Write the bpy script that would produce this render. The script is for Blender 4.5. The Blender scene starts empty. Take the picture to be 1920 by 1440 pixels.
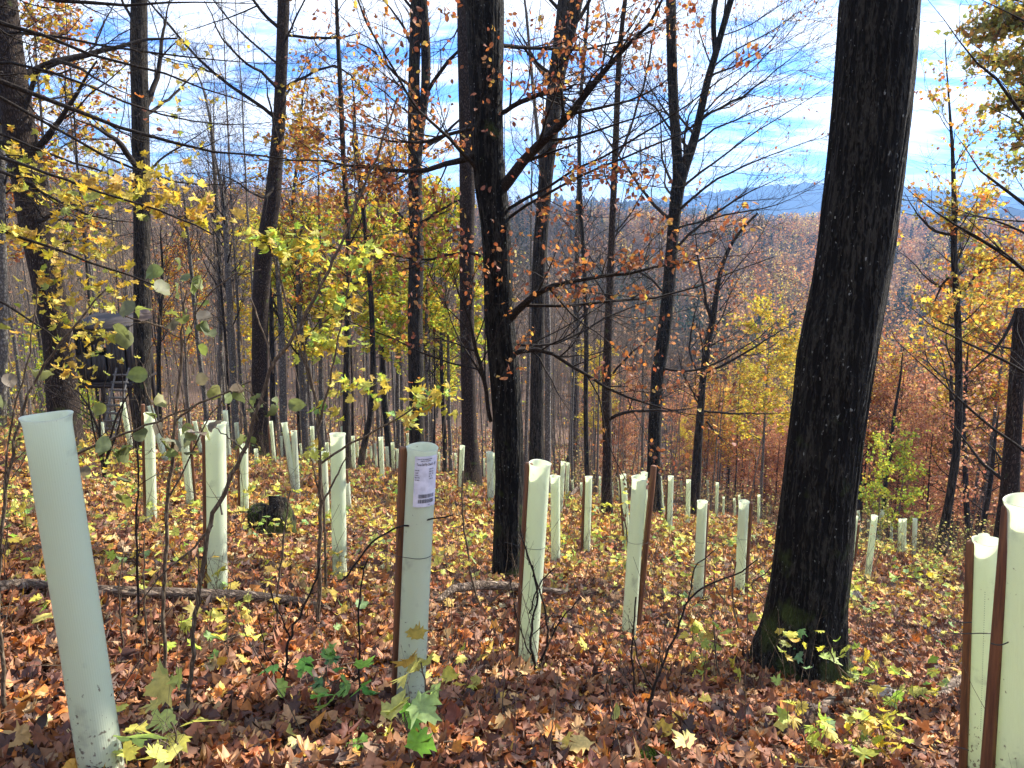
import bpy, math, random
import numpy as np

# ------------------------------------------------------------------ camera, sky, sun, exposure
sc = bpy.context.scene
PITCH = math.radians(11.0)
F = 1450.0                      # focal length in pixels of the 1920 px wide photograph
cam_d = bpy.data.cameras.new("camera")
cam_d.sensor_width = 36.0
cam_d.lens = 36.0 * F / 1920.0
cam_d.clip_start = 0.05
cam_d.clip_end = 20000.0
cam = bpy.data.objects.new("camera", cam_d)
sc.collection.objects.link(cam)
cam.location = (0, 0, 0)
cam.rotation_euler = (math.radians(90) - PITCH, 0, 0)
sc.camera = cam

SUN_AZ, SUN_EL = math.radians(56), math.radians(37)
world = bpy.data.worlds.new("World")
sc.world = world
world.use_nodes = True
wn, wl = world.node_tree.nodes, world.node_tree.links
wn.clear()
w_out = wn.new("ShaderNodeOutputWorld")
w_bg = wn.new("ShaderNodeBackground")
w_sky = wn.new("ShaderNodeTexSky")
w_sky.sky_type = 'NISHITA'
w_sky.sun_disc = False
w_sky.sun_elevation = SUN_EL
w_sky.sun_rotation = SUN_AZ
w_sky.air_density = 1.0
w_sky.dust_density = 0.4
w_sky.ozone_density = 3.0
w_bg.inputs['Strength'].default_value = 0.11
tc = wn.new("ShaderNodeTexCoord")
sep = wn.new("ShaderNodeSeparateXYZ")
wl.new(tc.outputs['Generated'], sep.inputs[0])
def wmath(op, a, b=None, clamp=False):
    n = wn.new("ShaderNodeMath"); n.operation = op; n.use_clamp = clamp
    for i, v in enumerate((a, b)):
        if v is None: continue
        if isinstance(v, (int, float)): n.inputs[i].default_value = v
        else: wl.new(v, n.inputs[i])
    return n.outputs[0]
den = wmath('ADD', wmath('MAXIMUM', sep.outputs[2], 0.0), 0.16)
comb = wn.new("ShaderNodeCombineXYZ")
wl.new(wmath('DIVIDE', sep.outputs[0], den), comb.inputs[0])
wl.new(wmath('DIVIDE', sep.outputs[1], den), comb.inputs[1])
mp = wn.new("ShaderNodeMapping")
mp.inputs['Rotation'].default_value = (0, 0, math.radians(-14))
mp.inputs['Scale'].default_value = (0.75, 1.7, 1.0)
mp.inputs['Location'].default_value = (3.1, 1.7, 0)
wl.new(comb.outputs[0], mp.inputs[0])
nz = wn.new("ShaderNodeTexNoise")
nz.inputs['Scale'].default_value = 1.75
nz.inputs['Detail'].default_value = 8.0
nz.inputs['Roughness'].default_value = 0.63
nz.inputs['Distortion'].default_value = 0.35
wl.new(mp.outputs[0], nz.inputs['Vector'])
cr = wn.new("ShaderNodeValToRGB")
cr.color_ramp.elements[0].position = 0.42; cr.color_ramp.elements[0].color = (0, 0, 0, 1)
cr.color_ramp.elements[1].position = 0.54; cr.color_ramp.elements[1].color = (1, 1, 1, 1)
wl.new(nz.outputs[0], cr.inputs[0])
# more cloud towards the horizon
hor = wmath('MULTIPLY', wmath('SUBTRACT', 0.30, sep.outputs[2]), 1.6, True)
cov = wmath('ADD', wmath('MULTIPLY', cr.outputs[0], 0.95), wmath('MULTIPLY', hor, 0.22), True)
w_tint = wn.new("ShaderNodeMix"); w_tint.data_type = 'RGBA'; w_tint.blend_type = 'MULTIPLY'
w_tint.inputs[0].default_value = 1.0
wl.new(w_sky.outputs[0], w_tint.inputs[6]); w_tint.inputs[7].default_value = (0.27, 0.56, 1.08, 1)
w_mix = wn.new("ShaderNodeMix"); w_mix.data_type = 'RGBA'
wl.new(cov, w_mix.inputs[0])
wl.new(w_tint.outputs[2], w_mix.inputs[6]); w_mix.inputs[7].default_value = (5.6, 5.75, 5.9, 1)
wl.new(w_mix.outputs[2], w_bg.inputs[0])
wl.new(w_bg.outputs[0], w_out.inputs[0])

sun_d = bpy.data.lights.new("sun", 'SUN')
sun_d.energy = 5.0
sun_d.angle = math.radians(0.6)
sun_d.color = (1.0, 0.93, 0.82)
sun = bpy.data.objects.new("sun", sun_d)
sc.collection.objects.link(sun)
sun.rotation_euler = (math.radians(90) - SUN_EL, 0, math.pi - SUN_AZ)

sc.view_settings.view_transform = 'Standard'
sc.view_settings.look = 'None'
sc.view_settings.exposure = 1.6
sc.view_settings.gamma = 1.0
cy = sc.cycles
cy.max_bounces = 9; cy.diffuse_bounces = 6; cy.glossy_bounces = 2
cy.transmission_bounces = 4; cy.transparent_max_bounces = 4; cy.volume_bounces = 0
cy.use_denoising = True
cy.sample_clamp_indirect = 6.0

# ------------------------------------------------------------------ helpers
rng = np.random.default_rng(11)
COL = sc.collection
CP, SP = math.cos(PITCH), math.sin(PITCH)

def ray(px, py):
    u = (px - 960.0) / F; v = (720.0 - py) / F
    return np.array([u, CP + v * SP, -SP + v * CP])
def at(px, py, Y):
    """the point the photograph shows at this pixel, Y metres ahead"""
    d = ray(px, py)
    return d * (Y / d[1])
def proj(p):
    d = p[1] * CP - p[2] * SP; v = p[1] * SP + p[2] * CP
    return 960 + F * p[0] / d, 720 - F * v / d
def wide(w, Y):                 # width in metres of something w pixels wide, Y metres ahead
    return w * Y / CP / F * 0.985

# ---- terrain
RR = np.array([0, 30, 46, 70, 100, 135, 180, 240, 300, 360, 430, 520, 700, 900], float)
TL = np.array([-1, -7, -10.2, -14, -17, -18, -14, -7, 1, 9, 12, 10, 6, 0], float)
TM = np.array([-1, -10.5, -15, -19, -22.5, -24, -22, -16, -9, -2, 3, 4, 0, 0], float)
TR = np.array([-1, -13, -19.5, -27, -34, -39, -42, -41, -36, -29, -21, -14, -8, 0], float)
def vnoise(x, y, seed=0):
    x = np.asarray(x, float); y = np.asarray(y, float)
    xi = np.floor(x); yi = np.floor(y); fx = x - xi; fy = y - yi
    fx = fx * fx * (3 - 2 * fx); fy = fy * fy * (3 - 2 * fy)
    def h(a, b):
        s = np.sin(a * 127.1 + b * 311.7 + seed * 74.7) * 43758.5453
        return s - np.floor(s)
    return (h(xi, yi) * (1 - fx) + h(xi + 1, yi) * fx) * (1 - fy) + (h(xi, yi + 1) * (1 - fx) + h(xi + 1, yi + 1) * fx) * fy
def fbm(x, y, o=4, seed=0):
    t = 0; a = 0.5; n = 0
    for k in range(o):
        t = t + a * vnoise(np.asarray(x) * 2 ** k, np.asarray(y) * 2 ** k, seed + k); n += a; a *= 0.5
    return t / n
def terrain(x, y):
    x = np.asarray(x, float); y = np.asarray(y, float)
    r = np.hypot(x, y)
    yc = np.clip(y, -22, 400); xc = np.clip(x, -70, 70)
    near = -1.24 - 0.1445 * xc - 0.2988 * yc + 0.10 * (fbm(x * 0.5, y * 0.5, 3) - 0.5) * np.clip(r - 1.5, 0, 6) / 3
    near = near + 0.02 * (vnoise(x * 3, y * 3, 5) - 0.5) + .18 * np.exp(-((r - 21) / 7) ** 2) - .08 * np.exp(-((r - 10) / 3) ** 2)
    s = np.clip(np.sin(np.arctan2(x, y)) / 0.55, -1, 1)
    l, m, rr = np.interp(r, RR, TL), np.interp(r, RR, TM), np.interp(r, RR, TR)
    far = np.where(s < 0, m * (1 + s) - l * s, m * (1 - s) + rr * s)
    far = far + (fbm(x * 0.02, y * 0.02, 3, 9) - 0.5) * 10 * np.clip((r - 100) / 200, 0, 1)
    k = np.clip((r - 34) / 22, 0, 1); k = k * k * (3 - 2 * k)
    return near * (1 - k) + far * k
def hit(px, py):
    d = ray(px, py); d = d / d[1]
    Y = np.geomspace(0.8, 300, 6000)
    z = terrain(d[0] * Y, Y) - d[2] * Y
    i = int(np.argmax(z > 0))
    if i == 0: return None
    return d * Y[i]

# ---- mesh builders
def new_mesh(name, V, loops, counts, smooth=True, col=None):
    me = bpy.data.meshes.new(name)
    V = np.ascontiguousarray(V, np.float32)
    me.vertices.add(len(V)); me.vertices.foreach_set("co", V.ravel())
    me.loops.add(len(loops)); me.loops.foreach_set("vertex_index", np.ascontiguousarray(loops, np.int32))
    me.polygons.add(len(counts))
    st = np.concatenate([[0], np.cumsum(counts)[:-1]]).astype(np.int32)
    me.polygons.foreach_set("loop_start", st)
    if smooth: me.polygons.foreach_set("use_smooth", np.ones(len(counts), bool))
    me.update(calc_edges=True)
    if col is not None:
        a = me.color_attributes.new("Col", 'FLOAT_COLOR', 'POINT')
        c = np.ones((len(V), 4), np.float32); c[:, :3] = col
        a.data.foreach_set("color", c.ravel())
    return me
class MB:
    """collects pieces, then makes one mesh"""
    def __init__(s): s.V = []; s.L = []; s.C = []; s.K = []; s.n = 0; s.hascol = False
    def add(s, V, F, col=None):
        V = np.asarray(V, float).reshape(-1, 3); F = np.asarray(F, int)
        s.V.append(V); s.L.append((F + s.n).ravel()); s.C.append(np.full(len(F), F.shape[1]))
        if col is not None: s.hascol = True
        c = np.zeros((len(V), 3)) if col is None else np.broadcast_to(np.asarray(col, float), (len(V), 3))
        s.K.append(c); s.n += len(V); return s
    def mesh(s, name, smooth=True):
        return new_mesh(name, np.concatenate(s.V), np.concatenate(s.L), np.concatenate(s.C), smooth, np.concatenate(s.K) if s.hascol else None)
    def box(s, c, d, R=None, col=None):
        h = np.array(d) / 2.0
        v = np.array([[x, y, z] for x in (-1, 1) for y in (-1, 1) for z in (-1, 1)]) * h
        if R is not None: v = v @ np.asarray(R).T
        return s.add(v + np.array(c), [[0, 1, 3, 2], [4, 6, 7, 5], [0, 4, 5, 1], [2, 3, 7, 6], [0, 2, 6, 4], [1, 5, 7, 3]], col)
def obj(name, me, mat, parent=None, **props):
    o = bpy.data.objects.new(name, me)
    if mat is not None and (len(me.materials) == 0): me.materials.append(mat)
    COL.objects.link(o)
    if parent is not None: o.parent = parent
    for k, v in props.items(): o[k] = v
    return o
def thing(name, label, cat, loc=(0, 0, 0), group=None):
    o = bpy.data.objects.new(name, None)
    o.empty_display_size = 0.2
    COL.objects.link(o); o.location = tuple(float(q) for q in loc)
    o['label'] = label; o['category'] = cat
    if group: o['group'] = group
    return o
def norm(v): return v / np.maximum(np.linalg.norm(v, axis=-1, keepdims=True), 1e-9)
def tubes(P, R, n=5, cap=False):
    """P (M,K,3), R (M,K) -> vertices, quads"""
    P = np.asarray(P, float); R = np.asarray(R, float)
    M, K, _ = P.shape
    T = np.gradient(P, axis=1) if K > 2 else np.repeat(P[:, 1:] - P[:, :1], 2, 1)
    T = norm(T)
    m = np.abs(T.mean(1)); ax = np.argmin(m, 1)
    ref = np.eye(3)[ax][:, None, :]
    A = norm(np.cross(T, ref)); B = np.cross(T, A)
    a = np.arange(n) * 2 * math.pi / n
    V = P[:, :, None, :] + R[:, :, None, None] * (np.cos(a)[None, None, :, None] * A[:, :, None, :] + np.sin(a)[None, None, :, None] * B[:, :, None, :])
    idx = np.arange(M * K * n).reshape(M, K, n)
    q = np.stack([idx[:, :-1, :], np.roll(idx, -1, 2)[:, :-1, :], np.roll(idx, -1, 2)[:, 1:, :], idx[:, 1:, :]], -1).reshape(-1, 4)
    return V.reshape(-1, 3), q
def resample(P, K):
    P = np.asarray(P, float)
    d = np.concatenate([[0], np.cumsum(np.linalg.norm(np.diff(P, axis=0), axis=1))]); d /= d[-1]
    t = np.linspace(0, 1, K)
    # smooth the corners a little
    Q = np.stack([np.interp(t, d, P[:, i]) for i in range(P.shape[1])], 1)
    for _ in range(2):
        Q[1:-1] = 0.25 * Q[:-2] + 0.5 * Q[1:-1] + 0.25 * Q[2:]
    return Q
def grow(P, R, n, t0, t1, ln, lj, ang, aj, K=6, up=0.1, wob=0.12, rf=0.5, rmin=0.0008, flat=0.0, g=rng, taper=0.25, lt=0.4, bias=None):
    """n side branches from every branch in P"""
    M, KP, _ = P.shape
    par = np.repeat(np.arange(M), n)
    t = (np.tile(np.arange(n), M) + g.random(M * n)) / n * (t1 - t0) + t0
    f = t * (KP - 1); i = np.clip(f.astype(int), 0, KP - 2); w = (f - i)[:, None]
    p = P[par, i] * (1 - w) + P[par, i + 1] * w
    r = R[par, i] * (1 - w[:, 0]) + R[par, i + 1] * w[:, 0]
    T = norm(P[par, i + 1] - P[par, i])
    rd = g.normal(size=(M * n, 3)); rd[:, 2] *= (1 - flat)
    if bias is not None: rd = rd + np.asarray(bias)
    S = norm(rd - (rd * T).sum(1, keepdims=True) * T)
    a = ang + aj * g.normal(size=(M * n, 1))
    D = norm(np.cos(a) * T + np.sin(a) * S)
    L = ln * (1 - lt * t) * np.exp(lj * g.normal(size=M * n))
    if np.ndim(ln) == 0: pass
    C = np.zeros((M * n, K, 3)); C[:, 0] = p
    st = (L / (K - 1))[:, None]
    for k in range(1, K):
        D = norm(D + wob * g.normal(size=D.shape) + np.array([0, 0, up]))
        C[:, k] = C[:, k - 1] + D * st
    r0 = np.maximum(r * rf * (0.7 + 0.6 * g.random(M * n)), rmin)
    CR = r0[:, None] * np.linspace(1, taper, K)[None, :]
    return C, np.maximum(CR, rmin * 0.6)

# ---- leaves
def mk_leaf(kind, g, curl=0.3):
    """small leaf template in its own plane, length 1 along +Y, stalk at the origin"""
    if kind == 'ragged': return ragged(g, curl)
    if kind == 'maple':
        o = [(0, 0), (.16, .06), (.36, .0), (.33, .13), (.56, .2), (.43, .3), (.62, .5), (.42, .5), (.40, .62), (.22, .52), (.24, .74), (.1, .76), (0, 1.0)]
        pts = o + [(-x, y) for x, y in o[-2:0:-1]]
        c = (0, .36)
    elif kind == 'maplo':
        o = [(0, 0), (.36, .02), (.3, .2), (.6, .45), (.25, .52), (0, 1)]
        pts = o + [(-x, y) for x, y in o[-2:0:-1]]
        c = (0, .36)
    elif kind == 'beech':
        o = [(0, 0), (.2, .16), (.31, .42), (.25, .7), (.1, .9), (0, 1)]
        pts = o + [(-x, y) for x, y in o[-2:0:-1]]
        c = (0, .5)
    elif kind == 'round':
        o = [(0, 0), (.22, .04), (.38, .22), (.43, .44), (.36, .66), (.22, .82), (.08, .92), (0, 1.04)]
        pts = o + [(-x, y) for x, y in o[-2:0:-1]]
        c = (0, .5)
    else:   # a small bent quad for far leaves
        V = np.array([(-.3, .1, 0), (.3, .1, 0), (.36, .6, .12 * g.normal()), (0, 1, .2 * g.normal()), (-.36, .6, .12 * g.normal())])
        return V, np.array([[0, 1, 2], [0, 2, 4], [2, 3, 4]])
    p = np.array([c] + pts, float)
    if kind == 'maple': p = p * (1 + .16 * g.normal(size=p.shape)) ; p[:, 0] *= g.uniform(.75, 1.1)
    x, y = p[:, 0], p[:, 1]
    k1, k2, k3 = g.normal(size=3) * curl
    z = k1 * 1.6 * x * x + k2 * (y - .4) ** 2 * 1.4 + k3 * x * y + abs(g.normal()) * curl * 0.5 * np.abs(x)
    z = z + g.normal(size=len(x)) * 0.07 * curl * 2
    if curl > 0.45:               # dry leaf, edges rolled in
        a = x * g.uniform(1.2, 3.2); x = np.sin(a) / 2.2; z = z + (1 - np.cos(a)) / 2.4 * g.choice([-1, 1])
        b = (y - .4) * g.uniform(-1.6, 1.6); y = .4 + (y - .4) * np.cos(b * .6); z = z + np.sin(b) * (y - .4) * .6
    V = np.stack([x, y, z], 1)
    n = len(pts)
    Fc = np.array([[0, 1 + i, 1 + (i + 1) % n] for i in range(n)])
    return V, Fc
TPL = {}
def ragged(g, curl):
    n = 13; a = np.sort(g.uniform(0, 6.28, n)); r = g.uniform(.22, .62, n)
    x = np.cos(a) * r; y = .45 + np.sin(a) * r; p = np.c_[np.r_[0, x], np.r_[.45, y]]
    z = curl * (g.normal() * p[:, 0] ** 2 * 2 + g.normal() * (p[:, 1] - .45) ** 2 * 2 + g.normal(size=n + 1) * .16)
    return np.c_[p, z], np.array([[0, 1 + i, 1 + (i + 1) % n] for i in range(n)])
def templates(kind, curl, n=8):
    key = (kind, curl, n)
    if key not in TPL:
        g = np.random.default_rng(abs(hash(kind)) % 1 + len(TPL) + 3)
        TPL[key] = [mk_leaf(kind, g, curl) for _ in range(n)]
    return TPL[key]
def leaves(mb, pos, size, col, kind='maple', curl=0.3, mode='hang', g=rng, tilt=0.5, n=8, heading=None):
    pos = np.asarray(pos, float); N = len(pos)
    if N == 0: return
    size = np.broadcast_to(size, (N,)).astype(float)
    col = np.broadcast_to(col, (N, 3))
    if mode == 'flat':
        Z = norm(np.array([0, 0, 1.0]) + tilt * g.normal(size=(N, 3)))
        h = g.normal(size=(N, 3)) if heading is None else heading + 0.5 * g.normal(size=(N, 3))
        Y = norm(h - (h * Z).sum(1, keepdims=True) * Z)
    else:
        h = g.normal(size=(N, 3)) * 0.8 + np.array([0, 0, -0.6])
        if heading is not None: h = h + heading
        Y = norm(h)
        z = g.normal(size=(N, 3)) + np.array([0, 0, 0.6])
        Z = norm(z - (z * Y).sum(1, keepdims=True) * Y)
    X = np.cross(Y, Z)
    M3 = np.stack([X, Y, Z], -1)
    tp = templates(kind, curl, n)
    w = g.integers(0, len(tp), N)
    for k, (TV, TF) in enumerate(tp):
        s = np.where(w == k)[0]
        if len(s) == 0: continue
        V = pos[s][:, None, :] + np.einsum('nij,vj->nvi', M3[s], TV) * size[s][:, None, None]
        nv = len(TV)
        Fx = TF[None] + (np.arange(len(s)) * nv)[:, None, None]
        mb.add(V.reshape(-1, 3), Fx.reshape(-1, 3), np.repeat(col[s], nv, 0))
def palette(N, cols, probs, jit=0.18, g=rng):
    c = np.array(cols, float); p = np.array(probs, float); p /= p.sum()
    i = g.choice(len(c), N, p=p)
    return np.clip(c[i] * np.exp(jit * g.normal(size=(N, 1))) * np.exp(0.06 * g.normal(size=(N, 3))), 0.003, 0.9)
YEL = [(.66, .46, .04), (.74, .56, .09), (.55, .50, .06), (.70, .40, .05), (.42, .46, .07)]
YELP = [4, 3, 2, 1.3, 1]
YGR = [(.50, .56, .06), (.38, .52, .07), (.62, .60, .08), (.22, .40, .07), (.66, .52, .06)]
YGRP = [4, 3, 3, 1, 2]
ORG = [(.62, .25, .03), (.72, .38, .04), (.50, .16, .03), (.66, .46, .07), (.36, .10, .03)]
ORGP = [4, 3, 2, 1.5, 1]
BEE = [(.38, .125, .030), (.50, .21, .045), (.27, .075, .024), (.60, .38, .07), (.34, .16, .075), (.18, .055, .025)]
BEEP = [4, 3, 3, 1, 1.5, 1.5]
RUS = [(.52, .22, .10), (.60, .31, .15), (.42, .15, .08), (.62, .38, .11), (.50, .28, .18)]
RUSP = [3, 3, 3, 1.5, 2]
OLV = [(.36, .33, .06), (.25, .27, .06), (.48, .36, .06), (.44, .22, .05)]
OLVP = [3, 3, 2, 2]

# ------------------------------------------------------------------ materials
def mat(name):
    m = bpy.data.materials.new(name); m.use_nodes = True
    m.node_tree.nodes.clear()
    return m, m.node_tree.nodes, m.node_tree.links
def leaf_mat(name, trans=0.45, rough=0.55, spec=0.12):
    m, n, l = mat(name)
    out = n.new("ShaderNodeOutputMaterial")
    at_ = n.new("ShaderNodeAttribute"); at_.attribute_name = "Col"
    ge = n.new("ShaderNodeTexCoord")
    no = n.new("ShaderNodeTexNoise"); no.inputs['Scale'].default_value = 55.0; no.inputs['Detail'].default_value = 3
    l.new(ge.outputs['Object'], no.inputs['Vector'])
    mr = n.new("ShaderNodeMapRange"); mr.inputs[1].default_value = 0.3; mr.inputs[2].default_value = 0.7
    mr.inputs[3].default_value = 0.72; mr.inputs[4].default_value = 1.15
    l.new(no.outputs[0], mr.inputs[0])
    mx = n.new("ShaderNodeVectorMath"); mx.operation = 'SCALE'
    l.new(at_.outputs['Color'], mx.inputs[0]); l.new(mr.outputs[0], mx.inputs['Scale'])
    d = n.new("ShaderNodeBsdfDiffuse"); t = n.new("ShaderNodeBsdfTranslucent"); g = n.new("ShaderNodeBsdfGlossy")
    g.inputs['Roughness'].default_value = rough; g.inputs['Color'].default_value = (1, 1, 1, 1)
    l.new(mx.outputs[0], d.inputs[0]); l.new(mx.outputs[0], t.inputs[0])
    a = n.new("ShaderNodeMixShader"); a.inputs[0].default_value = trans
    l.new(d.outputs[0], a.inputs[1]); l.new(t.outputs[0], a.inputs[2])
    b = n.new("ShaderNodeMixShader"); b.inputs[0].default_value = spec * 0.3
    l.new(a.outputs[0], b.inputs[1]); l.new(g.outputs[0], b.inputs[2])
    l.new(b.outputs[0], out.inputs[0])
    return m
M_LEAF = leaf_mat("living_leaf", 0.52, .65, .12)
M_LITTER = leaf_mat("dry_leaf", 0.22, 0.7, 0.12)
M_FARLEAF = leaf_mat("far_leaf", 0.4, 0.8, 0.02)

def bark_mat(name, c1, c2, c3, sx=18, sz=2.2, bump=0.6, moss=0.0, spots=0.0, bd=0.03, furrow=False):
    m, n, l = mat(name)
    out = n.new("ShaderNodeOutputMaterial"); p = n.new("ShaderNodeBsdfPrincipled")
    p.inputs['Roughness'].default_value = 0.92
    p.inputs['Specular IOR Level'].default_value = 0.2
    tcx = n.new("ShaderNodeTexCoord"); mp_ = n.new("ShaderNodeMapping")
    mp_.inputs['Scale'].default_value = sx if isinstance(sx, tuple) else (sx, sx, sz)
    l.new(tcx.outputs['Object'], mp_.inputs[0])
    nw = n.new("ShaderNodeTexNoise"); nw.inputs['Scale'].default_value = 2.0; nw.inputs['Detail'].default_value = 2
    l.new(mp_.outputs[0], nw.inputs['Vector'])
    vm = n.new("ShaderNodeVectorMath"); vm.operation = 'MULTIPLY_ADD'
    l.new(nw.outputs['Color'], vm.inputs[0]); vm.inputs[1].default_value = (0.9, 0.9, 0.9); l.new(mp_.outputs[0], vm.inputs[2])
    vo = n.new("ShaderNodeTexVoronoi"); vo.feature = 'DISTANCE_TO_EDGE'; vo.inputs['Scale'].default_value = 1.0
    l.new(vm.outputs[0], vo.inputs['Vector'])
    nd = n.new("ShaderNodeTexNoise"); nd.inputs['Scale'].default_value = 6.0; nd.inputs['Detail'].default_value = 6; nd.inputs['Roughness'].default_value = .65
    l.new(mp_.outputs[0], nd.inputs['Vector'])
    r1 = n.new("ShaderNodeMapRange"); r1.inputs[1].default_value = 0.0; r1.inputs[2].default_value = 0.35
    if furrow:      # long meandering ridges that split and join
        mf = n.new("ShaderNodeMapping"); mf.inputs['Scale'].default_value = (sx, sx, sz * .35)
        l.new(tcx.outputs['Object'], mf.inputs[0])
        wv = n.new("ShaderNodeVectorMath"); wv.operation = 'MULTIPLY_ADD'
        l.new(nw.outputs['Color'], wv.inputs[0]); wv.inputs[1].default_value = (1.3, 1.3, .6); l.new(mf.outputs[0], wv.inputs[2])
        nf = n.new("ShaderNodeTexNoise"); nf.inputs['Scale'].default_value = 0.9; nf.inputs['Detail'].default_value = 1.5
        l.new(wv.outputs[0], nf.inputs['Vector'])
        sb = n.new("ShaderNodeMath"); sb.operation = 'SUBTRACT'; sb.inputs[1].default_value = .5; l.new(nf.outputs[0], sb.inputs[0])
        ab = n.new("ShaderNodeMath"); ab.operation = 'ABSOLUTE'; l.new(sb.outputs[0], ab.inputs[0])
        r1.inputs[2].default_value = 0.13; r1.inputs[3].default_value = 1.0; r1.inputs[4].default_value = 0.0
        l.new(ab.outputs[0], r1.inputs[0])
    else:
        l.new(vo.outputs['Distance'], r1.inputs[0])
    ad = n.new("ShaderNodeMath"); ad.operation = 'MULTIPLY_ADD'; ad.inputs[1].default_value = 0.6
    l.new(nd.outputs[0], ad.inputs[0]); l.new(r1.outputs[0], ad.inputs[2])
    bu = n.new("ShaderNodeBump"); bu.inputs['Strength'].default_value = bump; bu.inputs['Distance'].default_value = bd
    l.new(ad.outputs[0], bu.inputs['Height']); l.new(bu.outputs[0], p.inputs['Normal'])
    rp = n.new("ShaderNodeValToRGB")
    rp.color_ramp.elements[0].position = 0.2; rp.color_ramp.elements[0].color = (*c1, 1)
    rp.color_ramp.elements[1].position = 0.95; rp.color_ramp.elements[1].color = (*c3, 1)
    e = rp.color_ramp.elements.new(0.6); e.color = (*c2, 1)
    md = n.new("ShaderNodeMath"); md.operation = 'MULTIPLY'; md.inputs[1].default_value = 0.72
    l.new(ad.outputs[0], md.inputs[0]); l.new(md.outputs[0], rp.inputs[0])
    colr = rp.outputs[0]
    def over(colr, fac, c):
        mx = n.new("ShaderNodeMix"); mx.data_type = 'RGBA'
        l.new(fac, mx.inputs[0]); l.new(colr, mx.inputs[6]); mx.inputs[7].default_value = (*c, 1)
        return mx.outputs[2]
    if spots:
        ns = n.new("ShaderNodeTexNoise"); ns.inputs['Scale'].default_value = 48; ns.inputs['Detail'].default_value = 4
        mq = n.new("ShaderNodeMapping"); mq.inputs['Scale'].default_value = (1, 1, .55)
        l.new(tcx.outputs['Object'], mq.inputs[0]); l.new(mq.outputs[0], ns.inputs['Vector'])
        rs = n.new("ShaderNodeMapRange"); rs.inputs[1].default_value = 0.70 - 0.06 * spots; rs.inputs[2].default_value = 0.74 - 0.06 * spots
        l.new(ns.outputs[0], rs.inputs[0]); colr = over(colr, rs.outputs[0], (.30, .31, .28))
    if moss:
        nm = n.new("ShaderNodeTexNoise"); nm.inputs['Scale'].default_value = 3.5; nm.inputs['Detail'].default_value = 5
        l.new(tcx.outputs['Object'], nm.inputs['Vector'])
        sz_ = n.new("ShaderNodeSeparateXYZ"); l.new(tcx.outputs['Object'], sz_.inputs[0])
        rm = n.new("ShaderNodeMapRange"); rm.inputs[1].default_value = 0.0; rm.inputs[2].default_value = 1.6
        rm.inputs[3].default_value = 0.22 * moss; rm.inputs[4].default_value = -0.10
        l.new(sz_.outputs[2], rm.inputs[0])
        am = n.new("ShaderNodeMath"); am.operation = 'ADD'; l.new(nm.outputs[0], am.inputs[0]); l.new(rm.outputs[0], am.inputs[1])
        r2 = n.new("ShaderNodeMapRange"); r2.inputs[1].default_value = 0.56; r2.inputs[2].default_value = 0.68
        l.new(am.outputs[0], r2.inputs[0]); colr = over(colr, r2.outputs[0], (.055, .075, .018))
    l.new(colr, p.inputs['Base Color']); l.new(p.outputs[0], out.inputs[0])
    return m
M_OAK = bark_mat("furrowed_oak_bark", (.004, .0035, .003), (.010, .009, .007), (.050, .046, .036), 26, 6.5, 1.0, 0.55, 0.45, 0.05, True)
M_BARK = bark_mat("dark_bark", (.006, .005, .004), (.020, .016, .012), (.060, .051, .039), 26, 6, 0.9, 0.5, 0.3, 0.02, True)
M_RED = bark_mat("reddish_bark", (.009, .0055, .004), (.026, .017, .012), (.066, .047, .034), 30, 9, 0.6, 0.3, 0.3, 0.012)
M_GREYB = bark_mat("grey_beech_bark", (.055, .049, .042), (.125, .112, .096), (.22, .205, .18), 14, 10, 0.25, 0.5, 0.6, 0.008)
M_TWIG = bark_mat("twig_bark", (.010, .008, .006), (.024, .018, .014), (.05, .04, .032), 60, 30, 0.2, 0, 0, 0.003)
M_TWIGG = bark_mat("grey_twig_bark", (.10, .076, .056), (.165, .128, .098), (.25, .20, .158), 40, 20, 0.2, 0, 0, 0.003)
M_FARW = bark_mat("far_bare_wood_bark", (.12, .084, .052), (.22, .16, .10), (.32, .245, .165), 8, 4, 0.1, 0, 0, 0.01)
M_SAP = bark_mat("sapling_bark", (.05, .035, .022), (.11, .080, .052), (.19, .15, .10), 90, 20, 0.3, 0, 0, 0.002)
M_LOG = bark_mat("weathered_log", (.05, .035, .026), (.17, .125, .09), (.34, .26, .19), (4, 26, 26), 26, 0.9, 0, 0.3, 0.012)

def soil_mat():
    m, n, l = mat("forest_soil")
    out = n.new("ShaderNodeOutputMaterial"); p = n.new("ShaderNodeBsdfPrincipled"); p.inputs['Roughness'].default_value = 0.95
    tcx = n.new("ShaderNodeTexCoord")
    a = n.new("ShaderNodeTexNoise"); a.inputs['Scale'].default_value = 9; a.inputs['Detail'].default_value = 8; a.inputs['Roughness'].default_value = .7
    l.new(tcx.outputs['Object'], a.inputs['Vector'])
    r = n.new("ShaderNodeValToRGB")
    r.color_ramp.elements[0].position = .3; r.color_ramp.elements[0].color = (.018, .011, .007, 1)
    r.color_ramp.elements[1].position = .75; r.color_ramp.elements[1].color = (.20, .10, .045, 1)
    e = r.color_ramp.elements.new(.52); e.color = (.085, .045, .022, 1)
    l.new(a.outputs[0], r.inputs[0])
    b = n.new("ShaderNodeBump"); b.inputs['Distance'].default_value = 0.05; l.new(a.outputs[0], b.inputs['Height']); l.new(b.outputs[0], p.inputs['Normal'])
    l.new(r.outputs[0], p.inputs['Base Color']); l.new(p.outputs[0], out.inputs[0])
    return m
M_SOIL = soil_mat()

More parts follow.
